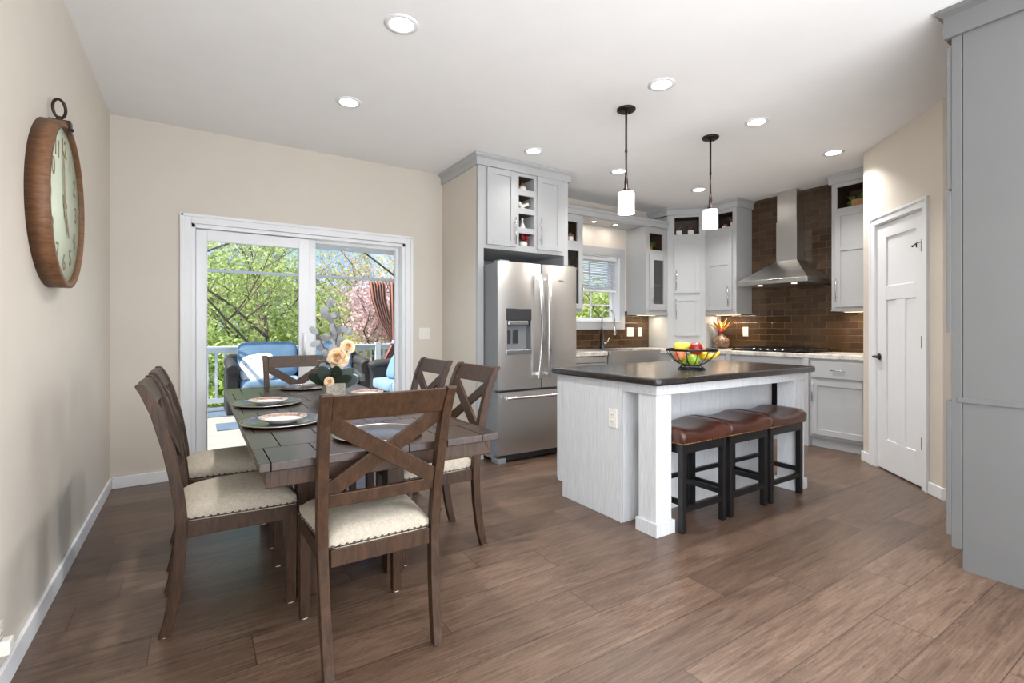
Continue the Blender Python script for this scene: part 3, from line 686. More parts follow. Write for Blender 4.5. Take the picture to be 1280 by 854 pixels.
# ------------------------------------------------------------------ refrigerator
fr = thing('refrigerator', (2.615, 3.62, 0), 'stainless french-door refrigerator with water dispenser and bottom freezer', 'refrigerator')
fw = .437
MB().box(-fw + .006, fw - .006, .075, .78, .03, 1.745).build('refrigerator_body', M['fridgeside'], fr, .004)
MB().box(-fw + .02, -fw + .12, .0, .10, 1.745, 1.77).box(fw - .12, fw - .02, .0, .10, 1.745, 1.77).build('hinge_cover', M['fridgeside'], fr, .004)
def bowed(x0, x1, z0, z1, name, bow=.012, hole=None):
    """door skin with a gentle outward bow across x"""
    b = MB(); N = 14
    if hole: xs = sorted(set([x0 + (x1 - x0) * i / N for i in range(N + 1)] + [hole[0], hole[1]]))
    else: xs = [x0 + (x1 - x0) * i / N for i in range(N + 1)]
    f = lambda x: -bow * (1 - ((x - (x0 + x1) / 2) / ((x1 - x0) / 2)) ** 2)
    zs = [z0, z1] if not hole else [z0, hole[2], hole[3], z1]
    for j in range(len(zs) - 1):
        for i in range(len(xs) - 1):
            xa, xb = xs[i], xs[i + 1]
            if hole and j == 1 and xa >= hole[0] - 1e-6 and xb <= hole[1] + 1e-6: continue
            b.add([(xa, f(xa), zs[j]), (xb, f(xb), zs[j]), (xb, f(xb), zs[j + 1]), (xa, f(xa), zs[j + 1])], [(0, 1, 2, 3)], 0, True)
    for z in (z0, z1):
        for i in range(len(xs) - 1): b.add([(xs[i], f(xs[i]), z), (xs[i + 1], f(xs[i + 1]), z), (xs[i + 1], .07, z), (xs[i], .07, z)], [(0, 1, 2, 3)], 1)
    for x in (x0, x1): b.add([(x, 0, z0), (x, .07, z0), (x, .07, z1), (x, 0, z1)], [(0, 1, 2, 3)], 1)
    if hole:
        hx0, hx1, hz0, hz1 = hole; d = .06
        b.box(hx0, hx1, d - .002, d, hz0, hz1, 1)
        for x in (hx0, hx1): b.add([(x, f(x), hz0), (x, d, hz0), (x, d, hz1), (x, f(x), hz1)], [(0, 1, 2, 3)], 1)
        for z in (hz0, hz1): b.add([(hx0, f(hx0), z), (hx1, f(hx1), z), (hx1, d, z), (hx0, d, z)], [(0, 1, 2, 3)], 1)
    o = b.build(name, [M['steelv'], M['fridgeside']], fr); o.modifiers.new('edge', 'EDGE_SPLIT').split_angle = R(40); return o
hole = (-.353, -.094, .955, 1.345)
dl = bowed(-fw, .021, .638, 1.756, 'left_door', hole=hole); dr = bowed(.029, fw, .638, 1.756, 'right_door'); fz = bowed(-fw, fw, .075, .618, 'freezer_drawer', .016)
b = MB().box(hole[0] - .004, hole[1] + .004, -.012, .05, 1.245, 1.349, 0)
dp = thing('water_dispenser', (0, 0, 0), None, None); bpy.data.objects.remove(dp)
dp = b.build('dispenser_panel', [M['dark']], dl, .003)
M['silver'] = metal('dispenser_silver', (170, 172, 174), .35)
MB().box(-.333, -.114, -.005, .05, 1.20, 1.245).build('dispenser_spout', M['silver'], dp, .01)
MB().box(-.33, -.285, .03, .045, 1.04, 1.16).box(-.25, -.205, .03, .045, 1.04, 1.16).build('dispenser_lever', M['dark'], dp, .004)
MB().box(hole[0] - .004, hole[1] + .004, -.014, .05, .945, .985).build('drip_tray', M['silver'], dp, .004)
MB().box(hole[0], hole[0] + .006, -.010, .05, .98, 1.25).box(hole[1] - .006, hole[1], -.010, .05, .98, 1.25).build('dispenser_frame', M['silver'], dp)
def bar(parent, x, z0, z1, dx):
    P = [(x + dx * math.sin(PI * t), -.055 - .03 * math.sin(PI * t), z0 + (z1 - z0) * t) for t in [k / 14 for k in range(15)]]
    b = MB(); vs = [(p[0] + sx * .015, p[1] + sy * .006, p[2]) for p in P for sx, sy in ((-1, -1), (1, -1), (1, 1), (-1, 1))]
    b.add(vs, [(i * 4 + k, i * 4 + (k + 1) % 4, (i + 1) * 4 + (k + 1) % 4, (i + 1) * 4 + k) for i in range(14) for k in range(4)] + [(3, 2, 1, 0), (56, 57, 58, 59)])
    for t in (.04, .96): z = z0 + (z1 - z0) * t; b.box(x - .009, x + .009, -.055, .002, z - .014, z + .014)
    b.build('handle', M['chrome'], parent)
bar(dl, -.030, .73, 1.66, 0.018); bar(dr, .078, .73, 1.66, -.012)
P = [(-.38 + .76 * t, -.058 - .02 * math.sin(PI * t), .572 + .0 * t) for t in [k / 14 for k in range(15)]]
b = MB().tube(P, .0135, 12)
for x in (-.35, .35): b.box(x - .014, x + .014, -.06, .002, .563, .581)
b.build('handle', M['chrome'], fz)
MB().box(-fw + .05, fw - .05, .05, .10, .01, .07).build('toe_grille', M['dark'], fr)
for x in (-fw + .045, fw - .045): MB().box(x - .042, x + .042, .0, .12, .0, .048).build('foot', M['fridgeside'], fr, .006)
def text(name, s, size, mat, parent, loc, rot, ext=.001):
    c = bpy.data.curves.new(name, 'FONT'); c.body = s; c.size = size; c.extrude = ext; c.align_x = 'CENTER'; c.align_y = 'CENTER'
    o = bpy.data.objects.new(name, c); COL.objects.link(o); me = bpy.data.meshes.new_from_object(o); bpy.data.objects.remove(o)
    o = bpy.data.objects.new(name, me); COL.objects.link(o); me.materials.clear(); me.materials.append(mat); o.parent = parent; o.location = loc; o.rotation_euler = rot; return o
b = MB().tube([(.235 + .034 * math.cos(t), -.014, 1.612 + .012 * math.sin(t)) for t in [2 * PI * k / 16 for k in range(11)]], .0012, 6)
for k in range(7): b.box(.222 + k * .009, .227 + k * .009, -.0135, -.0125, 1.606, 1.616 + (.004 if k in (0, 1, 3) else 0))
b.build('maker_emblem', M['dark'], dr)

# ------------------------------------------------------------------ island
isl = thing('kitchen_island', (0, 0, 0), 'whitewashed wooden kitchen island with square corner posts', 'kitchen island')
b = MB().box(2.16, 3.78, 2.148, 2.711, 0, .853).box(2.16, 3.78, 2.711, 2.765, .10, .853)
b.build('island_body', M['wood_isl'], isl, .002)
MB().box(2.158, 2.1605, 2.138, 2.150, 0, .853).build('corner_trim', M['wood_isl'], isl)
b = MB().box(2.172, 3.785, 2.140, 2.148, 0, .80).build('back_panel', M['wood_isl'], isl)
MB().box(2.70, 2.704, 2.1385, 2.142, 0, .80).box(3.24, 3.244, 2.1385, 2.142, 0, .80).build('panel_seam', M['grey'], isl)
def drs(n):
    for k in range(n):
        w_ = 1.60 / n; xa = 2.165 + k * w_
        o = MB().box(xa + .004, xa + w_ - .004, 2.765, 2.785, .11, .845).build('door', M['wood_isl'], isl, .002)
        MB().tube([(xa + .05, 2.815, .55), (xa + .05, 2.815, .75)], .0055, 8).tube([(xa + .05, 2.815, .6), (xa + .05, 2.785, .6)], .004, 8).tube([(xa + .05, 2.815, .7), (xa + .05, 2.785, .7)], .004, 8).build('handle', M['chrome'], o)
drs(3)
b = MB().box(2.168, 3.785, 1.880, 1.902, .795, .853).box(2.168, 2.188, 1.902, 2.148, .795, .853).box(3.765, 3.785, 1.902, 2.148, .795, .853)
b.build('apron', M['wood_isl'], isl, .002)
for px in (2.175, 3.642):
    p = MB().box(px, px + .130, 1.89, 2.02, 0, .795).build('post', M['wood_isl'], isl, .002)
    MB().box(px - .013, px + .143, 1.874, 2.033, 0, .075).build('post_base', M['wood_isl'], p, .002)
def rrect(x0, x1, y0, y1, r, n=6):
    P = []
    for cx, cy, a0 in ((x1 - r, y1 - r, 0), (x0 + r, y1 - r, 90), (x0 + r, y0 + r, 180), (x1 - r, y0 + r, 270)):
        for k in range(n + 1): a = R(a0 + 90 * k / n); P.append((cx + r * math.cos(a), cy + r * math.sin(a)))
    return P
tag(MB().prism(rrect(2.122, 3.845, 1.835, 2.81, .035), 'z', .853, .895, smooth=True).build('stone_countertop', M['slate'], None, .012, 3), 'dark brown stone countertop on the white kitchen island', 'countertop')
def outlet(name, loc, rz, label, gangs=1, kind='socket', parent=None, w1=.07):
    o = thing(name, loc, label, 'outlet' if kind == 'socket' else 'light switch', rz)
    w_ = w1 + (gangs - 1) * .046
    pl = MB().box(-w_ / 2, w_ / 2, -.006, 0, -.0575, .0575).build('cover_plate', M['plastic'], o, .002)
    for g in range(gangs):
        cx = (g - (gangs - 1) / 2) * .046
        if kind == 'socket':
            for zz in (-.021, .021):
                f = MB().box(cx - .016, cx + .016, -.0085, -.004, zz - .014, zz + .014).build('receptacle', M['plastic'], o, .002)
                MB().box(cx - .008, cx - .005, -.0092, -.0083, zz - .004, zz + .006).box(cx + .005, cx + .008, -.0092, -.0083, zz - .004, zz + .006).build('socket_slots', M['plasticd'], f)
        else:
            f = MB().box(cx - .009, cx + .009, -.008, -.004, -.014, .014).build('toggle_frame', M['plasticd'] if False else M['plastic'], o)
            MB().box(cx - .005, cx + .005, -.018, -.006, -.002, .012).build('toggle', M['plastic'], f, .001)
    return o
outlet('light_switch', (1.917, YB, 1.124), 0, 'white double light switch on the beige wall right of the patio door', 2, 'toggle')
outlet('wall_outlet', (2.16, 2.212, .621), R(-90), 'white outlet on the end panel of the white island', 1)
outlet('wall_outlet', (4.795, YB - .009, 1.13), 0, 'white double outlet on brown tile nearest the kitchen window', 2)
outlet('wall_outlet', (4.98, YB - .009, 1.13), 0, 'white single outlet on brown tile beside the corner cabinet', 1)
outlet('wall_outlet', (XR - .009, 3.60, 1.135), R(-90), 'white outlet on brown tile right of the vase with dried plumes', 1)
o = outlet('wall_outlet', (XL, 2.19, .178), R(90), 'white outlet with a plug-in low on the left wall', 1)
MB().box(-.022, .022, -.035, -.0085, -.04, .005).build('plug', M['plastic'], o, .004)

# ------------------------------------------------------------------ bar stools
def make_stool():
    t = thing('bar_stool', (2.53, 2.0, 0), '', 'bar stool', 0, 'saddle-seat stools at the island')
    hw, hd_ = .205, .155; s_ = .034
    def seat():
        b = MB(); nx, ny = 18, 10; W, D = .217, .168
        top = lambda u, v: .578 + .030 * abs(u) ** 2.0 + .006 * (1 - v * v) - .012 * max(0, abs(u) - .8) / .2 - .018 * max(0, abs(v) - .75) / .25
        vs = []
        for i in range(nx + 1):
            for j in range(ny + 1):
                u = -1 + 2 * i / nx; v = -1 + 2 * j / ny
                vs.append((u * W, v * D, top(u, v)))
        fs = [(i * (ny + 1) + j, (i + 1) * (ny + 1) + j, (i + 1) * (ny + 1) + j + 1, i * (ny + 1) + j + 1) for i in range(nx) for j in range(ny)]
        b.add(vs, fs, 0, True)
        ring = [(i, 0) for i in range(nx + 1)] + [(nx, j) for j in range(1, ny + 1)] + [(i, ny) for i in range(nx - 1, -1, -1)] + [(0, j) for j in range(ny - 1, 0, -1)]
        vs = []; n = len(ring)
        for lv, (ex, z) in enumerate(((0, None), (.006, .555), (.004, .52), (-.004, .508))):
            for i, j in ring:
                u = -1 + 2 * i / nx; v = -1 + 2 * j / ny
                zz = top(u, v) if z is None else z + (.012 * abs(u) if lv == 1 else 0)
                vs.append((u * (W + ex), v * (D + ex), zz))
        fs = [(l * n + k, l * n + (k + 1) % n, (l + 1) * n + (k + 1) % n, (l + 1) * n + k) for l in range(3) for k in range(n)]
        b.add(vs, fs, 0, True); b.f.append([len(b.v) - n + k for k in range(n)]); b.mi.append(0); b.sm.append(False)
        return b
    st = seat().build('seat', M['leather'], t)
    b = MB(); rr = rrect(-.218, .218, -.169, .169, .01, 1)
    for k in range(15): x = -.205 + .41 * k / 14; b.ball((x, -.171, .515), .0048, seg=6, rings=4); b.ball((x, .171, .515), .0048, seg=6, rings=4)
    for k in range(12): y = -.158 + .316 * k / 11; b.ball((-.220, y, .515), .0048, seg=6, rings=4); b.ball((.220, y, .515), .0048, seg=6, rings=4)
    b.tube([(x, y, .515) for x, y in ((-.2185, -.1695), (.2185, -.1695), (.2185, .1695), (-.2185, .1695))], .0022, 4, closed=True)
    b.build('nailhead_trim', M['brass'], st)
    MB().box(-hw, hw, -hd_, -hd_ + .022, .455, .508).box(-hw, hw, hd_ - .022, hd_, .455, .508).box(-hw, -hw + .022, -hd_, hd_, .455, .508).box(hw - .022, hw, -hd_, hd_, .455, .508).build('seat_frame', M['black'], t, .002)
    for sx in (-1, 1):
        for sy in (-1, 1):
            cx, cy = sx * (hw - s_ / 2), sy * (hd_ - s_ / 2)
            MB().box(cx - s_ / 2, cx + s_ / 2, cy - s_ / 2, cy + s_ / 2, 0, .456).build('leg', M['black'], t, .002)
    MB().box(-hw + s_, hw - s_, -hd_ + .006, -hd_ + .026, .115, .147).build('stretcher', M['black'], t, .002)
    MB().box(-hw + s_, hw - s_, hd_ - .026, hd_ - .006, .205, .232).build('stretcher', M['black'], t, .002)
    for sx in (-1, 1): MB().box(sx * (hw - .017) - .010, sx * (hw - .017) + .010, -hd_ + s_, hd_ - s_, .155, .187).build('stretcher', M['black'], t, .002)
    return t
M['brass'] = metal('aged_brass', (150, 110, 76), .35)
st0 = make_stool(); st0.location = (2.533, 1.985, 0); st0['label'] = 'brown leather saddle bar stool nearest the left island post, closest to the camera'
copy_tree(st0, (2.982, 1.985, 0), 0, 'brown leather saddle bar stool in the middle of the three at the island')
copy_tree(st0, (3.430, 1.985, 0), 0, 'brown leather saddle bar stool beside the right island post, farthest from the camera')

# ------------------------------------------------------------------ dining table
dt = thing('dining_table', (0, 0, 0), 'long dark-stained wooden dining table with plank top and square inset legs', 'dining table')
TX0, TX1, TY0_, TY1_, TZ = .167, 1.056, 1.745, 4.06, .741
top = MB().box(-(TX1 - TX0) / 2, (TX1 - TX0) / 2, -(TY1_ - TY0_) / 2, (TY1_ - TY0_) / 2, -.030, 0).build('tabletop', M['tabletop'], dt, .004)
top.location = ((TX0 + TX1) / 2, (TY0_ + TY1_) / 2, TZ)
b = MB(); ax0, ax1, ay0, ay1 = TX0 + .025, TX1 - .025, TY0_ + .03, TY1_ - .03
b.box(ax0, ax1, ay0, ay0 + .022, .650, TZ - .0305).box(ax0, ax1, ay1 - .022, ay1, .650, TZ - .0305).box(ax0, ax0 + .022, ay0, ay1, .650, TZ - .0305).box(ax1 - .022, ax1, ay0, ay1, .650, TZ - .0305)
b.build('apron', M['wood_ch'], dt, .003)
for ty in (2.34, 3.42):
    for tx in (.413, .810): MB().box(tx - .042, tx + .042, ty - .042, ty + .042, 0, .626).build('leg', M['wood_ch'], dt, .004)
    MB().box(.30, .92, ty - .05, ty + .05, .625, .71).build('cross_beam', M['wood_ch'], dt, .004)

# ------------------------------------------------------------------ dining chairs
PROF = [(0, -.267, -.230), (.06, -.252, -.213), (.13, -.240, -.199), (.24, -.224, -.184), (.37, -.215, -.175), (.43, -.214, -.174), (.516, -.221, -.182), (.62, -.237, -.197), (.71, -.254, -.213), (.85, -.290, -.250), (.93, -.321, -.284), (.958, -.336, -.302), (.965, -.333, -.312)]
def ymid(z):
    for i in range(len(PROF) - 1):
        z0_, a0, b0 = PROF[i]; z1_, a1, b1 = PROF[i + 1]
        if z0_ <= z <= z1_: t = (z - z0_) / (z1_ - z0_); return ((a0 + b0) / 2) * (1 - t) + ((a1 + b1) / 2) * t
    return (PROF[-1][1] + PROF[-1][2]) / 2
def postx(z): return .176 + .022 * z / .96           # inner face of the rear posts, spreading upward
def slat(b, xa, za, xb, zb, w_, th, off=0, n=10, curve=.0):
    """flat bar following the rake of the back from (xa,za) to (xb,zb)"""
    d = Vector((xb - xa, 0, zb - za)).normalized(); nrm = Vector((-d.z, 0, d.x)); vs = []
    for i in range(n + 1):
        t = i / n; c = Vector((xa + (xb - xa) * t, 0, za + (zb - za) * t))
        for sw, st_ in ((-1, -1), (1, -1), (1, 1), (-1, 1)):
            p = c + nrm * (w_ / 2 * sw); y = ymid(p.z) + st_ * th / 2 + off - curve * (1 - (p.x / .19) ** 2)
            vs.append((p.x, y, p.z))
    fs = [(i * 4 + k, i * 4 + (k + 1) % 4, (i + 1) * 4 + (k + 1) % 4, (i + 1) * 4 + k) for i in range(n) for k in range(4)] + [(3, 2, 1, 0), tuple(n * 4 + k for k in range(4))]
    b.add(vs, fs)
def make_chair():
    t = thing('dining_chair', (0, 0, 0), '', 'dining chair', 0, 'cross-back dining chairs around the table')
    for sx in (-1, 1):
        b = MB(); vs = []; n = len(PROF)
        for z, yo, yi in PROF:
            xi = postx(z); xo = xi + (.036 if z > .4 else .034)
            for x, y in ((xi, yo), (xo, yo), (xo, yi), (xi, yi)): vs.append((sx * x, y, z))
        fs = [(i * 4 + k, i * 4 + (k + 1) % 4, (i + 1) * 4 + (k + 1) % 4, (i + 1) * 4 + k) for i in range(n - 1) for k in range(4)] + [(3, 2, 1, 0), tuple((n - 1) * 4 + k for k in range(4))]
        b.add(vs, fs); p = b.build('back_post', M['wood_ch'], t, .003)
        MB().lathe([(.016, 0), (.016, .004), (.0001, .004)], (sx * .194, -.249, 0), 12).build('foot_pad', M['white'], p)
    for sx in (-1, 1):
        x0_, x1_ = (sx * .168, sx * .213); b = MB()
        vs = [(sx * .173, .176, .004), (sx * .210, .176, .004), (sx * .210, .213, .004), (sx * .173, .213, .004), (x0_, .173, .42), (x1_, .173, .42), (x1_, .218, .42), (x0_, .218, .42)]
        b.add(vs, [(3, 2, 1, 0), (4, 5, 6, 7), (0, 1, 5, 4), (1, 2, 6, 5), (2, 3, 7, 6), (3, 0, 4, 7)])
        p = b.build('leg', M['wood_ch'], t, .003); MB().lathe([(.015, 0), (.015, .004), (.0001, .004)], (sx * .191, .194, 0), 12).build('foot_pad', M['white'], p)
    b = MB().box(-.178, .178, -.212, -.190, .362, .42).box(-.17, .17, .186, .210, .362, .42)
    for sx in (-1, 1):
        xa, xb = sx * .183, sx * .190
        b.add([(xa, -.19, .362), (xa + sx * .022, -.19, .362), (xb + sx * .022, .18, .362), (xb, .18, .362), (xa, -.19, .42), (xa + sx * .022, -.19, .42), (xb + sx * .022, .18, .42), (xb, .18, .42)], [(3, 2, 1, 0), (4, 5, 6, 7), (0, 1, 5, 4), (1, 2, 6, 5), (2, 3, 7, 6), (3, 0, 4, 7)])
    b.build('seat_frame', M['wood_ch'], t, .002)
    # cushion
    b = MB(); nx, ny = 16, 16
    def hw(y): return .186 + .028 * (y + .2) / .42
    def P(u, v, lvl):
        y = -.205 + (v + 1) / 2 * .428
        x = u * hw(y)
        return x, y
    vs = []
    for i in range(nx + 1):
        for j in range(ny + 1):
            u = -1 + 2 * i / nx; v = -1 + 2 * j / ny
            # squircle plan: pull corners in
            uu = u * math.sqrt(1 - .06 * v ** 6); vv = v * math.sqrt(1 - .06 * u ** 6); x, y = P(uu, vv, 0)
            z = .452 + .050 * (max(0, 1 - abs(u) ** 3.2) ** .55) * (max(0, 1 - abs(v) ** 3.2) ** .55)
            vs.append((x, y, z))
    fs = [(i * (ny + 1) + j, (i + 1) * (ny + 1) + j, (i + 1) * (ny + 1) + j + 1, i * (ny + 1) + j + 1) for i in range(nx) for j in range(ny)]
    b.add(vs, fs, 0, True)
    ring = [(i, 0) for i in range(nx + 1)] + [(nx, j) for j in range(1, ny + 1)] + [(i, ny) for i in range(nx - 1, -1, -1)] + [(0, j) for j in range(ny - 1, 0, -1)]
    vs2 = []; n = len(ring)
    for l, z in ((0, .452), (1, .42)):
        for i, j in ring:
            p = vs[i * (ny + 1) + j]; vs2.append((p[0] * (1.0 + .012 * (1 - l)), p[1] * 1.0, z))
    for q in range(n): vs2[q] = (vs[ring[q][0] * (ny + 1) + ring[q][1]][0], vs[ring[q][0] * (ny + 1) + ring[q][1]][1], .452)
    b.add(vs2, [(k, (k + 1) % n, n + (k + 1) % n, n + k) for k in range(n)], 0, True)
    st = b.build('seat', M['linen'], t)
    b = MB(); L = []
    for k in range(15): L.append((-.172 + .344 * k / 14, -.207, .429)); L.append((-.190 + .38 * k / 14, .222, .429))
    for k in range(16):
        y = -.172 + .375 * k / 15
        for sx in (-1, 1): L.append((sx * (hw(y) + .001), y, .429))
    for c in L: b.ball(c, .0055, seg=8, rings=4)
    b.tube([(x, y, .4265) for x, y in ((-.187, -.206), (.187, -.206), (.2145, .2225), (-.2145, .2225))], .0022, 4, closed=True)
    b.build('nailhead_trim', M['nail'], st)
    # back: top rail, lower rail, crossed braces
    zr = .915; slat(b := MB(), -postx(zr), zr, postx(zr), zr, .088, .022, 0, 12, .010); b.build('top_rail', M['wood_ch'], t, .003)
    slat(b := MB(), -postx(.59), .592, postx(.59), .592, .046, .022, 0, 12, .008); b.build('lower_rail', M['wood_ch'], t, .003)
    slat(b := MB(), -postx(.85) - .004, .868, postx(.63) + .004, .618, .056, .016, -.005, 14, .004); b.build('cross_brace', M['wood_ch'], t, .002)
    slat(b := MB(), postx(.85) + .004, .868, -postx(.63) - .004, .618, .056, .016, .005, 14, .004); b.build('cross_brace', M['wood_ch'], t, .002)
    return t
M['nail'] = metal('pewter_nailheads', (92, 84, 76), .3)
ch0 = make_chair()
ch0.location = (.562, 1.942, 0); ch0['label'] = 'cross-back wooden dining chair at the near end of the table, closest to the camera'
copy_tree(ch0, (.66, 3.875, 0), PI, 'cross-back wooden dining chair at the far end of the table before the patio door')
copy_tree(ch0, (.147, 2.485, 0), R(-90), 'cross-back wooden dining chair on the left side of the table, nearer one')
copy_tree(ch0, (.147, 3.105, 0), R(-90), 'cross-back wooden dining chair on the left side of the table, behind the nearer one')
copy_tree(ch0, (1.068, 2.535, 0), R(90), 'cross-back wooden dining chair on the right side of the table, nearer the camera')
copy_tree(ch0, (1.068, 3.125, 0), R(90), 'cross-back wooden dining chair on the right side of the table nearer the patio door')

# ------------------------------------------------------------------ table settings
M['charger'] = paint('pewter_charger_glass', (74, 69, 69), .14, .05)
M['china'] = paint('white_china', (226, 221, 214), .2, .01)
M['rimbrown'] = mk_stone('brown_painted_rim', (84, 48, 36), (150, 108, 88), (220, 210, 200), .25, 40)
def setting(x, y, lab, full=True, charger=True):
    z = TZ
    c = None
    if charger: c = thing('charger_plate', (x, y, z), 'silver-rimmed charger plate ' + lab, 'plate')
    if charger: MB().lathe([(.10, .0015), (.13, .004), (.160, .012), (.175, .013), (.173, .010), (.13, .001), (.10, .0)][::-1] + [(.0001, .0015)], seg=40).build('plate_disc', M['charger'], c)
    if charger: MB().tube([(.173 * math.cos(2 * PI * k / 48), .173 * math.sin(2 * PI * k / 48), .0125) for k in range(48)], .0025, 6, closed=True).build('rim_band', M['chrome'], c)
    if full:
        p = thing('dinner_plate', (x, y, z + (.006 if charger else 0)), 'white brown-rimmed plate ' + lab, 'plate')
        MB().lathe([(.0001, 0), (.060, 0), (.066, .004), (.095, .018), (.102, .023), (.100, .0245), (.092, .020), (.066, .008), (.0001, .006)], seg=40).build('plate_disc', M['china'], p)
        MB().lathe([(.101, .0248), (.0925, .0212), (.078, .0146), (.076, .0138)], seg=40, caps=False).build('painted_rim', M['rimbrown'], p)
setting(.335, 2.46, 'on the near left of the table'); setting(.345, 3.10, 'on the far left of the table')
setting(.66, 3.80, 'at the far end of the table by the patio door', False)
setting(.935, 3.19, 'on the far right of the table', charger=False); setting(.92, 2.50, 'on the near right of the table', charger=False)
setting(.62, 1.965, 'at the near end of the table seen through the chair cross', False)
p = thing('serving_dish', (.655, 2.74, TZ), 'small white dish at the centre of the table half hidden by the near chair', 'dish')
MB().lathe([(.0001, 0), (.05, 0), (.055, .004), (.10, .022), (.11, .026), (.107, .028), (.095, .024), (.05, .008), (.0001, .007)], seg=36).build('dish_bowl', M['china'], p)
# centrepiece
M['rose'] = paint('cream_rose_petals', (240, 214, 176), .7, .06); M['rosec'] = paint('amber_rose_heart', (216, 168, 116), .7, .06)
M['leafd'] = paint('deep_green_leaf', (48, 62, 52), .5, .12); M['euc'] = paint('silver_eucalyptus', (150, 153, 156), .6, .1); M['stem'] = paint('brown_stem', (92, 78, 62), .6, .1)
M['eucg'] = paint('green_eucalyptus', (110, 134, 120), .6, .08)
fl = thing('flower_arrangement', (.752, 3.31, TZ), 'square speckled pot with cream roses and silvery eucalyptus on the dining table', 'flower arrangement')
MB().box(-.06, .06, -.06, .06, 0, .08).build('planter', M['cement'], fl, .004)
def leafpts(b, base, dirv, L, W, m=0, fold=.15):
    d = Vector(dirv).normalized(); s_ = d.cross(Vector((0, 0, 1)));
    if s_.length < .1: s_ = Vector((1, 0, 0))
    s_.normalize(); n = s_.cross(d); base = Vector(base); vs = []; K = 6
    for i in range(K + 1):
        t = i / K; w_ = W * math.sin(PI * min(.999, t * .92 + .04)) ** .7; c = base + d * (L * t) + n * (-.18 * L * t * t)
        vs += [c - s_ * w_ + n * fold * w_, c, c + s_ * w_ + n * fold * w_]
    fs = []
    for i in range(K): a = i * 3; fs += [(a, a + 1, a + 4, a + 3), (a + 1, a + 2, a + 5, a + 4)]
    b.add(vs, fs, m, True)
rnd = random.Random(3)
def roundleaf(b, base, d, L, W):
    base = Vector(base); s_ = d.cross(CF + Vector((rnd.uniform(-.5, .5), rnd.uniform(-.5, .5), rnd.uniform(-.5, .5)))).normalized(); vs = [base]; K = 12
    c = base + d * L * .55
    for i in range(K): t = 2 * PI * i / K; vs.append(c + d * math.cos(t) * L * .45 + s_ * math.sin(t) * W)
    vs.append(c + d.cross(s_) * .004); n = len(vs) - 1
    b.add(vs, [(1 + i, 1 + (i + 1) % K, n) for i in range(K)] + [(0, 7, 8)], 0, True)
b = MB()
for k in range(9):
    a = PI * (k + .5) / 9; roundleaf(b, (0, 0, .06), (CR * math.cos(a) + CF * (-.5 if k % 2 else .3) + Vector((0, 0, .25 + .5 * math.sin(a)))).normalized(), .15 + .03 * rnd.random(), .042)
b.build('leaves', M['leafd'], fl)
def W3(r, f, z): return CR * r + CF * f + Vector((0, 0, z))
for k, (pts) in enumerate(([(0, 0, .08), (-.01, .02, .25), (.015, .03, .40), (-.05, .03, .60)], [(0, 0, .08), (-.05, .03, .25), (-.12, .04, .41)], [(0, 0, .08), (.03, .03, .25), (.05, .04, .43)])):
    path = [W3(*p_) for p_ in pts]; st_ = MB().tube(path, [.005, .004, .003, .002][:len(path)], 6).build('eucalyptus_stem', M['stem'], fl)
    b = MB(); n = 22 if k == 0 else 13
    for i in range(n):
        t = .28 + .72 * i / (n - 1) if i else .3
        s_ = t * (len(path) - 1); j = min(int(s_), len(path) - 2); c = path[j].lerp(path[j + 1], s_ - j)
        a = 2.4 * i + k; dd = (CR * math.cos(a) + Vector((0, 0, math.sin(a) * .8)) + CF * rnd.uniform(-.5, .5)).normalized(); roundleaf(b, c, dd, .060 + .02 * rnd.random(), .022)
    b.build('eucalyptus_leaves', M['euc'], st_)
def rose(c, r, face):
    q = Vector(face).to_track_quat('Z', 'Y').to_matrix().to_4x4(); T = Matrix.Translation(c) @ q; b = MB()
    for ring, (n, rr, zz, op, m) in enumerate(((3, .18, .30, .35, 1), (4, .36, .22, .55, 1), (5, .60, .10, .85, 0), (6, .86, -.05, 1.15, 0), (7, 1.0, -.22, 1.45, 0))):
        for k in range(n):
            a = 2 * PI * k / n + ring * .6; K = 5; vs = []
            for i in range(K + 1):
                for j in range(K + 1):
                    u = -1 + 2 * i / K; v = j / K; ang = a + u * 3.6 / n; rad = r * (rr * .35 + rr * .60 * v ** .7 + .08 * op * v * v * (1 + .5 * math.sin(5 * u + k))); z = r * (zz - .55 + .85 * v - .30 * op * v ** 3 - .22 * abs(u) ** 1.5 * v + .06 * math.sin(7 * u + 2 * k) * v)
                    vs.append((rad * math.cos(ang), rad * math.sin(ang), z))
            b.add(vs, [(i * (K + 1) + j, (i + 1) * (K + 1) + j, (i + 1) * (K + 1) + j + 1, i * (K + 1) + j + 1) for i in range(K) for j in range(K)], m, True, T)
    b.ball((0, 0, -.35 * r), (.5 * r, .5 * r, .35 * r), 0, 12, 6, T); return b
toC = Vector((-.25, -.6, .12))
for (c, r) in ((W3(.035, -.03, .245), .066), (W3(.092, 0, .315), .046), (W3(0, -.075, .095), .030)):
    s_ = MB().tube([W3(0, 0, .07), c - Vector((0, 0, .02))], .004, 6).build('rose_stem', M['eucg'], fl); rose(c, r, toC + Vector((.2, 0, 0)) * (r < .05)).build('rose', [M['rose'], M['rosec']], fl)
b = MB()
for (a, z, L) in ((0, .20, .07), (2.6, .22, .08), (3.4, .17, .09), (5.2, .13, .08), (1.2, .2, .06)): leafpts(b, W3(-.03, -.02, z), CR * math.cos(a) + CF * -.4 + Vector((0, 0, .2)), L, .026)
b.build('green_sprigs', M['eucg'], fl)

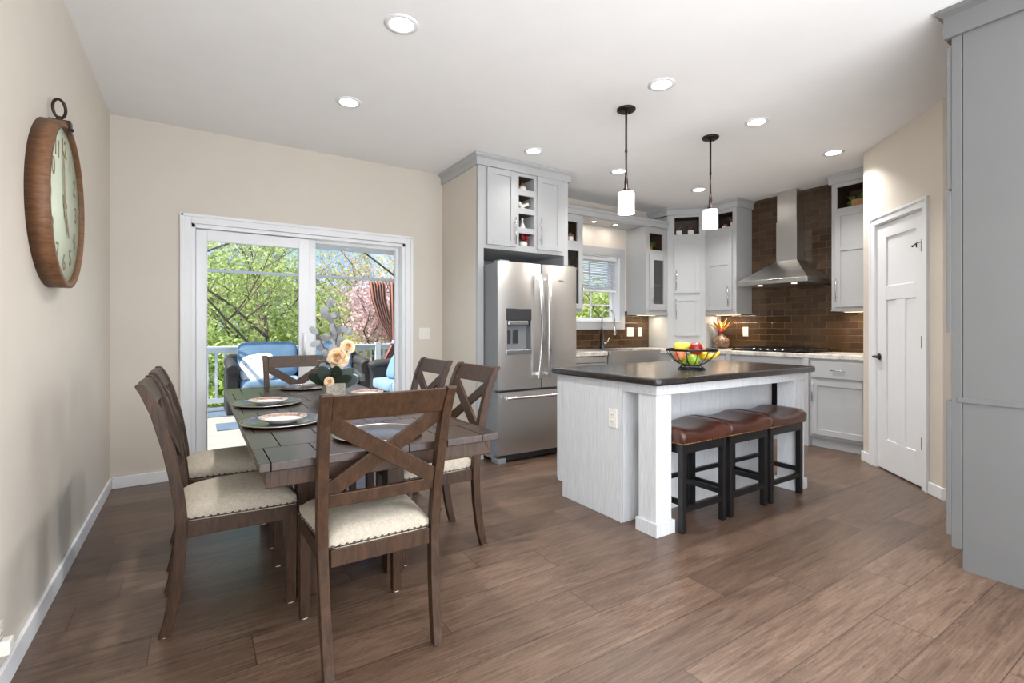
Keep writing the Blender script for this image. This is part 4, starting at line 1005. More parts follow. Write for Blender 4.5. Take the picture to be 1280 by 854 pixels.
# ------------------------------------------------------------------ fruit bowl
bw = thing('wire_fruit_bowl', (2.845, 2.165, .895), 'black wire bowl holding fruit on the island countertop', 'bowl')
ring = lambda r, z, n=40: [(r * math.cos(2 * PI * k / n), r * math.sin(2 * PI * k / n), z) for k in range(n)]
MB().tube(ring(.165, .135), .0045, 8, closed=True).tube(ring(.165, .128), .003, 8, closed=True).build('rim', M['bronze'], bw)
MB().tube(ring(.085, .005), .005, 8, closed=True).tube(ring(.062, .026), .004, 8, closed=True).build('base_ring', M['black'], bw)
b = MB()
for k in range(14):
    a = 2 * PI * k / 14; P_ = [(r * math.cos(a), r * math.sin(a), z) for r, z in ((.085, .005), (.060, .028), (.085, .040), (.118, .062), (.145, .095), (.165, .134))]; b.tube(P_, .0026, 6)
b.build('wires', M['black'], bw)
def fruitmat(n, a, b_, r=.35): m = NT(n); v = m.coords(); m.set(Base_Color=m.ramp(m.noise(v, 14, 5), (.35, lin(a)), (.65, lin(b_))), Roughness=r); return m.m
FM = {'red': fruitmat('apple_red', (120, 16, 22), (168, 34, 36), .22), 'yel': fruitmat('pear_yellow', (208, 186, 40), (226, 206, 72)), 'grn': fruitmat('apple_green', (112, 150, 36), (160, 184, 60), .3),
      'org': fruitmat('peach_orange', (190, 84, 54), (214, 140, 92), .5), 'lem': fruitmat('lemon_yellow', (222, 176, 34), (232, 198, 60), .4), 'mango': fruitmat('mango', (196, 130, 44), (170, 170, 60), .35)}
def fruit(name, label, cat, mat, rel, r, prof='apple', tilt=(0, 0, 0)):
    o = thing(name, (bw.location.x + rel[0], bw.location.y + rel[1], bw.location.z + rel[2]), label, cat, 0, 'fruit in the wire bowl'); o.rotation_euler = tilt
    P_ = {'apple': [(.0001, -.80), (.35, -.92), (.75, -.7), (.98, -.15), (1.0, .2), (.85, .65), (.5, .9), (.2, .86), (.0001, .70)],
          'pear': [(.0001, -.9), (.4, -1.0), (.85, -.7), (1.0, -.2), (.88, .3), (.6, .8), (.42, 1.2), (.3, 1.5), (.0001, 1.6)],
          'lemon': [(.0001, -1.45), (.15, -1.35), (.35, -1.1), (.8, -.7), (1.0, 0), (.8, .7), (.35, 1.1), (.15, 1.35), (.0001, 1.45)],
          'banana': None}[prof]
    if P_: MB().lathe([(a * r, z * r) for a, z in P_], seg=20).build('flesh', mat, o).name; top_ = P_[-1][1] * r
    else:
        pts = [(0, .09 * math.sin(t) - .02, .09 * (1 - math.cos(t))) for t in [-.9 + 1.9 * k / 10 for k in range(11)]]
        MB().tube(pts, [.006, .013, .017, .019, .019, .019, .019, .018, .015, .009, .005], 10).build('flesh', mat, o); top_ = 0
    if top_: MB().tube([(0, 0, top_ - .004), (.002, 0, top_ + .014)], .0022, 6).build('stem', M['stem'], o)
    return o
def FRD(r, f, z): v = CR * r + CF * f; return (v.x, v.y, z)
fruit('apple', 'shiny dark red apple on top of the fruit bowl', 'apple', FM['red'], FRD(.012, -.045, .140), .045)
fruit('pear', 'yellow pear heaped at the top left of the fruit bowl', 'pear', FM['yel'], FRD(-.075, -.01, .150), .043, 'pear', (R(75), 0, R(30)))
fruit('pear', 'yellow-green pear behind the pears at the left of the fruit bowl', 'pear', FM['yel'], FRD(-.055, .06, .140), .040, 'pear', (R(-60), R(20), 0))
fruit('peach', 'orange and red peach at the left side of the fruit bowl', 'peach', FM['org'], FRD(-.088, -.02, .095), .040)
fruit('apple', 'green apple at the bottom front of the fruit bowl', 'apple', FM['grn'], FRD(-.005, -.05, .068), .042)
fruit('apple', 'pale green apple low on the left of the fruit bowl', 'apple', FM['grn'], FRD(-.045, .02, .065), .038)
fruit('lemon', 'yellow lemon on the right side of the fruit bowl', 'lemon', FM['lem'], FRD(.072, -.03, .095), .033, 'lemon', (R(80), 0, R(-50)))
fruit('peach', 'small red peach behind the lemon in the fruit bowl', 'peach', FM['org'], FRD(.075, .03, .120), .034)
fruit('banana', 'banana standing at the right rim of the fruit bowl', 'banana', FM['lem'], FRD(.100, -.005, .085), .02, 'banana', (0, 0, R(60)))

# ------------------------------------------------------------------ pendants and recessed lights
M['shade'] = None
m = NT('frosted_glass_shade'); m.set(Base_Color=lin((250, 250, 250)), Roughness=.35, Alpha=.42, Emission_Color=lin((255, 250, 244)), Emission_Strength=.55); M['shade'] = m.m
M['bulb'] = emis('glowing_inner_glass', (255, 248, 236), 3.2)
def pendant(x, y, label):
    o = thing('pendant_light', (x, y, ZC), label, 'pendant light', 0, 'pendant lights over the island')
    c = MB().lathe([(.066, 0), (.066, -.012), (.058, -.018), (.0001, -.018)], seg=30).build('canopy', M['bronze'], o)
    MB().ball((-.035, 0, -.022), .006, seg=8, rings=6).ball((.035, 0, -.022), .006, seg=8, rings=6).build('canopy_nut', M['black'], c)
    MB().tube([(0, 0, -.016), (0, 0, -.30)], .0075, 10).tube([(0, 0, -.29), (0, 0, -.31)], .0095, 10).tube([(0, 0, -.30), (0, 0, -.50)], .007, 10).build('rod', M['bronze'], o)
    MB().lathe([(.0085, -.46), (.011, -.50), (.013, -.52), (.013, -.565), (.026, -.577), (.030, -.597), (.0001, -.597)], seg=20).build('socket_cap', M['bronze'], o)
    s_ = MB().lathe([(.055, -.597), (.058, -.60), (.058, -.745), (.056, -.747), (.055, -.745), (.055, -.60)], seg=32, caps=False).lathe([(.030, -.596), (.055, -.597)], seg=32, caps=False).build('lamp_shade', M['shade'], o)
    MB().lathe([(.0001, -.612), (.042, -.612), (.044, -.616), (.044, -.728), (.042, -.732), (.0001, -.732)], seg=28).build('inner_diffuser', M['bulb'], s_)
    light('pendant_glow', 'POINT', (x, y, ZC - .80), (0, 0, 0), 7, (1, .93, .86), shadow_soft_size=.04)
    return o
pendant(2.582, 2.515, 'dark bronze rod pendant with frosted glass cylinder, left and nearer one over the island')
pendant(3.542, 2.512, 'dark bronze rod pendant with frosted glass cylinder, right one before the corner cabinet')
M['can'] = emis('recessed_lens', (255, 247, 236), 9)
def can(x, y, label, dim=1.0):
    o = thing('recessed_light', (x, y, ZC), label, 'ceiling light', 0, 'recessed ceiling lights')
    MB().lathe([(.086, 0), (.086, -.004), (.064, -.007), (.060, -.003)], seg=32, caps=False).build('trim_ring', M['white'], o)
    MB().lathe([(.061, -.0035), (.0001, -.0036)], seg=32).build('lens', M['can'], o)
    light('recessed_glow', 'AREA', (x, y, ZC - .012), (0, 0, 0), CAN_POWER * dim, (1, .98, .955), shape='DISK', size=.12, spread=R(115))
for x, y, lab, *dm in ((.89, 2.44, 'round recessed light over the near end of the dining table, largest in view'), (.89, 3.475, 'round recessed light over the far end of the dining table'),
                  (2.513, 2.138, 'round recessed light right of the nearer pendant canopy'), (3.577, 2.138, 'round recessed light right of the farther pendant canopy'),
                  (2.504, 3.548, 'round recessed light in front of the refrigerator cabinet', .22), (3.541, 3.548, 'round recessed light seen beside the nearer pendant rod'),
                  (4.768, 2.140, 'round recessed light nearest the pantry wall', 1), (4.767, 3.531, 'round recessed light before the corner cabinet')):
    can(x, y, lab, *dm)
for x, y in ((.89, .3), (2.5, -.4), (.89, -1.8), (2.9, -2.2)):  # extra unseen ceiling lights, added behind the camera as room fill
    can(x, y, 'added round recessed fill light, unseen in the ceiling behind the camera')

# ------------------------------------------------------------------ wall clock
ck = thing('wall_clock', (XL, 2.83, 1.70), 'round wood-framed wall clock with cream dial and metal ring hanger', 'clock', R(90))
# local: x along +Y world, front faces -y local = +X world
Rk = .352
MB().lathe([(Rk, 0), (Rk, -.068), (Rk - .022, -.070), (Rk - .024, -.046), (Rk, 0)], axis='y', seg=72, caps=False).build('clock_frame', M['clockwood'], ck, 0)
MB().lathe([(.0001, -.050), (Rk - .022, -.050), (Rk - .022, -.008), (.0001, -.008)], axis='y', seg=64).build('dial', M['cream'], ck)
for k in range(12):
    a = PI / 2 - 2 * PI * k / 12; r_ = .245
    text('numeral', str(12 if k == 0 else k), .105, M['dialink'], ck, (r_ * math.cos(a), -.0515, r_ * math.sin(a)), (R(90), 0, 0), .0008)
def hand(L, w_, a, name):
    d = Vector((math.sin(a), 0, math.cos(a))); n = Vector((d.z, 0, -d.x)); b = MB(); P_ = [d * -.05 - n * w_, d * -.05 + n * w_, d * L * .7 + n * w_ * 1.6, d * L, d * L * .7 - n * w_ * 1.6]
    b.prism([(p.x, p.z) for p in P_], 'y', -.057, -.054); b.build(name, M['dialink'], ck)
hand(.15, .006, R(150), 'hour_hand'); hand(.23, .004, R(-8), 'minute_hand'); MB().lathe([(.012, -.060), (.012, -.052)], axis='y', seg=14).build('hand_hub', M['dialink'], ck)
MB().lathe([(Rk - .024, -.064), (.0001, -.0645)], axis='y', seg=48).build('glass_cover', M['glass'], ck)
MB().tube([(.030 * math.cos(2 * PI * k / 24) * .6, -.036 - .030 * math.cos(2 * PI * k / 24) * .6, Rk + .065 + .040 * math.sin(2 * PI * k / 24)) for k in range(24)], .006, 8, closed=True).build('hanging_ring', M['bronze'], ck)
MB().box(-.022, .022, -.072, -.004, Rk - .008, Rk + .014).box(-.022, .022, -.076, -.070, Rk - .035, Rk + .014).tube([(0, -.036, Rk + .01), (0, -.036, Rk + .032)], .010, 10).ball((-.0, -.078, Rk - .02), .007).build('hanger_bracket', M['bronze'], ck, .001)

# ------------------------------------------------------------------ blind in the kitchen window
bl = thing('window_blind', (4.226, 4.665, 0), 'white slatted blind half lowered in the kitchen window', 'window blind')
MB().box(-.362, .362, -.03, .03, 2.038, 2.078).build('headrail', M['vinyl'], bl, .004)
b = MB()
for k in range(17):
    z = 2.025 - k * .0215; T = Matrix.Translation((0, 0, z)) @ Matrix.Rotation(R(-6), 4, 'X'); b.box(-.358, .358, -.022, .022, -.0008, .0008, T=T)
b.build('slats', M['vinyl'], bl); MB().box(-.358, .358, -.022, .022, 1.642, 1.662).build('bottom_rail', M['vinyl'], bl, .003)

# ------------------------------------------------------------------ ornaments in the cubbies and on the counter
def lathe_thing(name, label, cat, loc, parts, group=None):
    o = thing(name, loc, label, cat, 0, group)
    for n_, prof, mat in parts: MB().lathe(prof, seg=20).build(n_, mat, o)
    return o
M['terra'] = paint('copper_brown', (128, 84, 66), .5, .06); M['redfl'] = paint('red_petals', (150, 22, 36), .6, .1); M['pink'] = paint('dusty_pink', (176, 112, 100), .7, .08)
M['plantg'] = paint('bright_green_leaves', (112, 138, 62), .6, .15); M['dry'] = paint('dried_mauve_grass', (128, 104, 98), .8, .12); M['basket'] = wood('pale_wood_box', (150, 104, 66), (190, 146, 100), .6)
M['plume'] = paint('golden_plume', (206, 142, 62), .8, .12); M['plumec'] = paint('cream_plume', (214, 196, 160), .8, .08); M['vase'] = mk_stone('glazed_brown', (54, 34, 24), (92, 62, 42), (176, 150, 124), .15, 14)
yn = 3.935
lathe_thing('figurine', 'little white figurine with a copper hood in the top cubby', 'figurine', (2.645, yn, 2.489), [('body', [(.0001, 0), (.036, 0), (.040, .02), (.034, .045), (.0001, .052)], M['china']), ('hood', [(.030, .045), (.022, .066), (.010, .085), (.0001, .092)], M['terra'])])
o = thing('knot_sculpture', (2.648, yn, 2.311), 'white knotted ceramic sculpture in the second cubby', 'sculpture')
MB().tube([(.030 * math.sin(t) + .028 * math.sin(2 * t), .02 * math.cos(3 * t), .042 + .026 * math.cos(t) - .012 * math.cos(2 * t)) for t in [2 * PI * k / 40 for k in range(40)]], .0165, 10, closed=True).build('knot', M['china'], o)
lathe_thing('bud_vase', 'slim white bud vase in the third cubby', 'vase', (2.645, yn, 2.127), [('vase_body', [(.0001, 0), (.024, 0), (.030, .018), (.018, .048), (.0085, .07), (.0085, .095), (.014, .105), (.011, .106)], M['china'])])
def plantpot(name, label, cat, loc, pot, potmat, leafmat, n, L, W, spread, seed, extra=None):
    o = thing(name, loc, label, cat); MB().lathe(pot, seg=20).build('pot', potmat, o); h = pot[-1][1]; rn = random.Random(seed); b = MB()
    for k in range(n):
        a = rn.uniform(0, 2 * PI); e = rn.uniform(.3, 1.5); leafpts(b, (rn.uniform(-.01, .01), rn.uniform(-.01, .01), h - .005), (math.cos(a) * spread, math.sin(a) * spread, e), L * rn.uniform(.6, 1.1), W)
    b.build('foliage', leafmat, o)
    if extra: extra(o, h)
    return o
def redf(o, h):
    b = MB()
    for p_ in ((.0, 0, .03), (.030, -.01, .045), (-.015, -.012, .05), (.045, 0, .018)):
        b.ball((p_[0], p_[1], h + p_[2]), .019, seg=8, rings=6)
    b.build('blossoms', M['redfl'], o)
plantpot('flower_pot', 'white round pot of red flowers in the lowest cubby', 'flower pot', (2.652, yn, 1.957), [(.0001, 0), (.030, 0), (.045, .025), (.040, .050), (.034, .052)], M['china'], M['leafd'], 10, .05, .012, 1, 1, redf)
lathe_thing('candle_jar', 'white and copper candle jar in the cubby right of the refrigerator cabinet', 'candle', (3.575, 4.345, 2.162), [('jar', [(.0001, 0), (.034, 0), (.034, .055), (.0001, .056)], M['china']), ('lid', [(.036, .056), (.036, .075), (.012, .082), (.012, .10), (.0001, .10)], M['terra'])])
M['clearg'] = glass('drinking_glass', (225, 228, 228), .02, .75)
for k, (gx, gy) in enumerate(((3.42, 4.38), (3.50, 4.40), (3.575, 4.38))):
    tag(MB().lathe([(.0001, 0), (.026, 0), (.032, .09), (.030, .09), (.024, .006), (.0001, .006)], seg=18).build('drinking_glass', M['clearg'], None, loc=(gx, gy, 1.8685)), 'clear drinking glass on the shelf behind the narrow cabinet door', 'glass', 'drinking glasses in the narrow cabinet')
plantpot('potted_plant', 'bright green leafy plant in a small wooden pot in the glass-door cabinet cubby', 'potted plant', (4.93, 4.40, 2.173), [(.0001, 0), (.036, 0), (.045, .055), (.038, .055)], M['basket'], M['plantg'], 46, .105, .012, 1.1, 5)
lathe_thing('storage_canister', 'pale canister on the wooden shelf behind the cabinet glass', 'canister', (4.95, 4.45, 1.738), [('canister_body', [(.0001, 0), (.075, 0), (.078, .12), (.0001, .12)], M['cement']), ('lid', [(.08, .12), (.08, .135), (.0001, .14)], M['cement'])])
lathe_thing('serving_bowl', 'white bowl on the bottom shelf behind the cabinet glass', 'bowl', (4.95, 4.45, 1.3855), [('bowl_body', [(.0001, 0), (.04, 0), (.085, .06), (.082, .062), (.038, .008), (.0001, .008)], M['china'])])
def inD(x, y, z): return TD @ Vector((x, y, z))
for xx, sd, lab in ((.145, 11, 'square white pot of dried mauve grass, left one in the corner cabinet cubby'), (.29, 12, 'square white pot of dried grass, right one in the corner cabinet cubby')):
    p_ = inD(xx, .10, 2.385); o = thing('dried_grass_pot', tuple(p_), lab, 'plant pot', angD)
    MB().box(-.034, .034, -.034, .034, 0, .065).build('pot', M['china'], o, .002); rn = random.Random(sd); b = MB()
    for k in range(30): a = rn.uniform(0, 2 * PI); leafpts(b, (0, 0, .06), (math.cos(a), math.sin(a) * .6, rn.uniform(.7, 2.2)), rn.uniform(.06, .11), .006)
    b.build('dried_grass', M['dry'], o)
Tc1 = TRX(3.944)
p_ = Tc1 @ Vector((.21, .09, 2.415)); plantpot('small_planter', 'tiny white planter with pink sprigs in the cubby behind the far pendant', 'plant pot', tuple(p_), [(.0001, 0), (.030, 0), (.036, .035), (.030, .035)], M['china'], M['pink'], 14, .05, .007, .8, 21)
p_ = Tc1 @ Vector((.325, .09, 2.415)); plantpot('dried_twig_pot', 'white pot of dried twigs beside the tiny planter in the upper cubby', 'plant pot', tuple(p_), [(.0001, 0), (.032, 0), (.034, .065), (.030, .065)], M['china'], M['dry'], 26, .11, .005, .9, 22)
Tc2 = TRX(2.466); p_ = Tc2 @ Vector((.27, .12, 2.385)); o = thing('planter_box', tuple(p_), 'wooden box of trailing greenery in the cubby beside the pantry wall', 'planter', R(-90))
MB().box(-.12, .14, -.05, .05, 0, .08).build('wooden_box', M['basket'], o, .002); rn = random.Random(8); b = MB()
for k in range(110):
    xx = rn.uniform(-.15, .12); leafpts(b, (xx, rn.uniform(-.06, .04), .085 if xx > -.11 else rn.uniform(.0, .1)), (rn.uniform(-1, 1), rn.uniform(-1, .3), rn.uniform(-.1, 1)), rn.uniform(.03, .06), .011)
b.build('greenery', M['plantg'], o)
vs_ = thing('plume_vase', (5.62, 3.835, .922), 'round glazed brown vase with golden dried plumes on the corner counter', 'vase')
MB().lathe([(.0001, 0), (.07, 0), (.098, .03), (.108, .075), (.095, .12), (.055, .155), (.036, .17), (.034, .19), (.040, .195), (.034, .195)], seg=32).build('vase_body', M['vase'], vs_)
rn = random.Random(4)
b = MB()
for k in range(26):
    a = rn.uniform(0, 2 * PI); leafpts(b, (0, 0, .18), (CR * math.cos(a) * rn.uniform(.1, 1.0) + CF * math.sin(a) * .3 + Vector((0, 0, 1.1))).to_tuple(), rn.uniform(.14, .24), .014)
b.build('golden_plumes', M['plume'], vs_)
b = MB()
for k in range(9): leafpts(b, (0, 0, .18), (CR * rn.uniform(-1.1, -.5) + Vector((0, 0, 1.1)) + CF * rn.uniform(-.2, .2)).to_tuple(), rn.uniform(.2, .27), .008)
b.build('cream_plumes', M['plumec'], vs_)
b = MB(); c0 = CR * -.03 + CF * -.03 + Vector((0, 0, .215)); b.ball(tuple(c0), .024).ball(tuple(c0 + CR * .03), .014, seg=8, rings=6); b.build('red_berry', M['redfl'], vs_)

# ------------------------------------------------------------------ outdoors: deck, railing, gazebo, seating
DZ = -.10
def mk_deck():
    m = NT('pale_deck_boards'); t = m.n('ShaderNodeTexCoord'); sp = m.n('ShaderNodeSeparateXYZ'); m.l(t.outputs['Object'], sp.inputs[0])
    f = m.math('FRACT', m.math('DIVIDE', sp.outputs[1], .142)); e = m.math('LESS_THAN', f, .035)
    n = m.noise(m.coords((2, 30, 1)), 3, 5)
    c = m.ramp(n, (.3, lin((138, 131, 124))), (.7, lin((166, 159, 152)))); c = m.mix(m.math('MULTIPLY', e, .75), c, lin((70, 62, 56)))
    m.set(Base_Color=c, Roughness=.7); return m.m
M['deck'] = mk_deck()
M['railw'] = paint('white_railing_paint', (222, 226, 226), .5, .01); M['lawn'] = paint('lawn_green', (84, 112, 48), .95, .25)
M['bluef'] = paint('blue_outdoor_fabric', (104, 132, 158), .95, .08, .3, 500); M['bluel'] = paint('pale_blue_fabric', (122, 146, 170), .95, .08); M['wicker'] = paint('black_wicker', (40, 36, 36), .7, .35)
M['rug'] = paint('slate_blue_rug', (84, 98, 116), .95, .08); M['curtain'] = paint('mauve_brown_curtain', (142, 96, 84), .9, .06); M['tie'] = paint('lavender_tie', (168, 158, 190), .8, .04)
M['gaz'] = paint('light_grey_metal_frame', (176, 176, 180), .5, .03); M['gazd'] = paint('dark_metal_frame', (58, 54, 60), .5, .05)
struct('deck', MB().box(-4, 7.5, 4.80, 9.32, DZ - .04, DZ), M['deck'])
struct('ground', MB().box(-60, 90, 4.9, 120, -2.7, -2.6), M['lawn'])
rl = thing('deck_railing', (0, 9.25, DZ), 'white railing with balusters along the far edge of the deck', 'railing')
MB().box(-3.95, 7.45, -.045, .045, .955, .985).box(-3.95, 7.45, -.02, .02, .87, .955).build('top_rail', M['railw'], rl, .004)
MB().box(-3.95, 7.45, -.02, .02, .07, .15).build('bottom_rail', M['railw'], rl)
for k in range(62):
    x = -.85 + .125 * k
    MB().box(x - .017, x + .017, -.017, .017, .15, .87).build('baluster', M['railw'], rl)
for x in (-3.9, -1.7, .62 + .01, 2.9, 5.2, 7.4): MB().box(x - .05, x + .05, -.05, .05, -.0, 1.02).build('post', M['railw'], rl, .004)
tag(MB().box(-1.2, 3.2, 8.22, 9.15, DZ, DZ + .008).build('outdoor_rug', M['rug']), 'slate blue outdoor rug under the far sofa by the railing', 'rug')
tag(MB().box(.22, 1.4, 7.10, 7.62, DZ, DZ + .01).build('door_mat', M['rug']), 'small slate blue mat lying on the sunny deck boards', 'mat')

def cushion(name, mat, parent, c, size, puff=.35, rot=(0, 0, 0)):
    """soft box: superellipsoid"""
    b = MB(); nu, nv = 28, 16; vs = []
    sg = lambda v, p: math.copysign(abs(v) ** p, v)
    for i in range(nv + 1):
        ph = -PI / 2 + PI * i / nv
        for k in range(nu):
            th = 2 * PI * k / nu
            vs.append((size[0] / 2 * sg(math.cos(ph), puff) * sg(math.cos(th), puff), size[1] / 2 * sg(math.cos(ph), puff) * sg(math.sin(th), puff), size[2] / 2 * sg(math.sin(ph), puff * 1.2)))
    fs = [(i * nu + k, i * nu + (k + 1) % nu, (i + 1) * nu + (k + 1) % nu, (i + 1) * nu + k) for i in range(nv) for k in range(nu)]
    b.add(vs, fs, 0, True); o = b.build(name, mat, parent); o.location = c; o.rotation_euler = rot; return o
def sofa(name, loc, rz, W, label, ncush, arm_h=.72):
    t = thing(name, loc, label, 'outdoor sofa', rz)      # front faces local -y
    for sx in (-1, 1):
        x = sx * (W / 2 - .08)
        b = MB().box(x - .08, x + .08, -.38, .36, 0, arm_h - .06); b.tube([(x, -.40, arm_h - .07), (x, -.30, arm_h - .03), (x, .3, arm_h), (x, .38, arm_h + .05)], .085, 12); b.build('arm', M['wicker'], t, .02)
    MB().box(-W / 2 + .16, W / 2 - .16, -.36, .36, .10, .34).build('seat_base', M['wicker'], t, .01)
    MB().box(-W / 2 + .05, W / 2 - .05, .30, .42, .10, .86).build('backrest', M['wicker'], t, .03)
    w_ = (W - .34) / ncush
    for k in range(ncush):
        cx = -W / 2 + .17 + w_ * (k + .5)
        cushion('seat_cushion', M['bluel'], t, (cx, -.04, .42), (w_ - .01, .74, .16), .25)
        cushion('back_cushion', M['bluef'], t, (cx, .22, .76), (w_ - .01, .24, .58), .3, (R(-12), 0, 0))
    return t
sofa('outdoor_sofa', (1.42, 8.62, DZ + .008), 0, 2.10, 'black wicker outdoor sofa with blue cushions facing the patio door', 2)
m = NT('white_blue_print'); v = m.coords(); m.set(Base_Color=m.ramp(m.noise(v, 9, 5, .6, 1.5), (.34, lin((70, 92, 116))), (.40, lin((230, 232, 236))), (1, lin((240, 240, 240)))), Roughness=.95); M['printp'] = m.m
o = thing('throw_pillow', (.80, 8.42, .56), 'white throw pillow with blue print at the left end of the wicker sofa', 'pillow', R(-20)); cushion('pillow_cover', M['printp'], o, (0, 0, 0), (.50, .20, .46), .5, (R(-28), R(-10), 0))
t = sofa('outdoor_sofa', (2.74, 6.97, DZ), R(-90), 1.95, 'black wicker outdoor loveseat on the right of the deck with blue and white cushions', 2)
o = thing('throw_pillow', (2.66, 7.30, .58), 'denim blue throw pillow on the right-hand wicker loveseat', 'pillow', R(-70)); cushion('pillow_cover', M['bluef'], o, (0, 0, 0), (.48, .2, .44), .5, (R(-25), 0, 0))
o = thing('throw_pillow', (2.80, 6.95, .64), 'white square pillow leaning behind the denim pillow on the loveseat', 'pillow', R(-80)); cushion('pillow_cover', M['china'], o, (0, 0, 0), (.5, .2, .5), .5, (R(-15), 0, 0))

# gazebo frame with curtain
gz = thing('gazebo', (1.35, 7.1, DZ), 'light metal gazebo frame standing on the deck', 'gazebo')
gx0, gx1, gy0, gy1 = -1.78, 1.80, -1.57, 1.56; zt = 2.15
for x in (gx0, gx1):
    for y in (gy0, gy1): MB().box(x - .035, x + .035, y - .035, y + .035, 0, zt).build('post', M['gaz'], gz)
for y in (gy0, gy1): MB().box(gx0, gx1, y - .02, y + .02, zt - .025, zt + .02).build('beam', M['gaz'], gz)
for x in (gx0, gx1): MB().box(x - .02, x + .02, gy0, gy1, zt - .025, zt + .02).build('beam', M['gaz'], gz)
for x in (gx0, gx1):
    for y in (gy0, gy1): MB().tube([(x, y, zt), (x * .05, y * .05, zt + .66)], .016, 8).build('rafter', M['gazd'], gz)
for x, y in ((gx1, gy1),):
    b = MB()
    for k in range(7): b.tube([(x - .07 * k, y, zt - .02), (x - .07 * k - .07, y, zt - .22)], .006, 6).tube([(x - .07 * k - .07, y, zt - .02), (x - .07 * k, y, zt - .22)], .006, 6)
    b.tube([(x - .50, y, zt - .22), (x, y, zt - .22)], .01, 6); b.build('corner_lattice', M['gazd'], gz)
cu = thing('gazebo_curtain', (3.03, 8.60, DZ), 'mauve brown curtain tied to the far right gazebo post', 'curtain')
def drape(path, wtop, wbot, folds, name, th=.03):
    """gathered cloth between two widths along a path of (x,y,z)"""
    b = MB(); n = len(path); K = folds * 8; vs = []
    for i, p in enumerate(path):
        t = i / (n - 1); w_ = wtop + (wbot - wtop) * t
        for k in range(K + 1):
            s_ = k / K; vs.append((p[0] - w_ / 2 + w_ * s_, p[1] + th * math.sin(s_ * folds * 2 * PI), p[2]))
    b.add(vs, [(i * (K + 1) + k, i * (K + 1) + k + 1, (i + 1) * (K + 1) + k + 1, (i + 1) * (K + 1) + k) for i in range(n - 1) for k in range(K)], 0, True)
    o = b.build(name, M['curtain'], cu); so = o.modifiers.new('cloth', 'SOLIDIFY'); so.thickness = .006; return o
drape([(-.34, 0, 2.10), (-.31, 0, 1.8), (-.20, 0, 1.4), (-.03, 0, 1.08), (0, 0, 1.0)], .30, .16, 6, 'gathered_panel')
drape([(.03, -.03, 2.10), (.03, -.03, 1.6), (.02, -.03, 1.1), (0, -.03, 1.0)], .32, .18, 5, 'hanging_panel')
drape([(0, 0, 1.0), (-.10, 0, .75), (-.20, 0, .4), (-.22, 0, .02)], .16, .42, 6, 'lower_panel')
MB().lathe([(.085, .97), (.095, 1.02), (.085, 1.07), (.078, 1.02), (.085, .97)], seg=24).build('tie_band', M['tie'], cu)

# ------------------------------------------------------------------ trees
def foliage_mat(name, a, b_, tr=.5):
    m = NT(name); n = m.noise(m.coords(kind='Object'), .9, 3); n2 = m.noise(m.coords(kind='Object'), 7, 2)
    c = m.mix(.5, m.ramp(n, (.35, lin(a)), (.65, lin(b_))), m.ramp(n2, (.35, lin(a)), (.65, lin(b_))))
    d = m.n('ShaderNodeBsdfDiffuse'); t = m.n('ShaderNodeBsdfTranslucent'); x = m.n('ShaderNodeMixShader'); x.inputs[0].default_value = tr
    m.l(c, d.inputs[0]); m.l(c, t.inputs[0]); m.l(d.outputs[0], x.inputs[1]); m.l(t.outputs[0], x.inputs[2]); m.l(x.outputs[0], m.t.nodes['Material Output'].inputs[0]); m.t.nodes.remove(m.b); return m.m
FO = {'g': foliage_mat('spring_leaves', (150, 168, 92), (208, 214, 150)), 'd': foliage_mat('hedge_leaves', (118, 146, 74), (176, 192, 108)), 'p': foliage_mat('pink_blossom', (216, 178, 184), (238, 214, 214)),
      't': foliage_mat('pale_buds', (206, 178, 140), (226, 208, 172)), 'y': foliage_mat('yellow_green_buds', (186, 190, 110), (214, 214, 150))}
M['bark'] = paint('tree_bark', (96, 80, 66), .9, .2); M['barkl'] = paint('pale_tree_bark', (172, 146, 118), .9, .15)
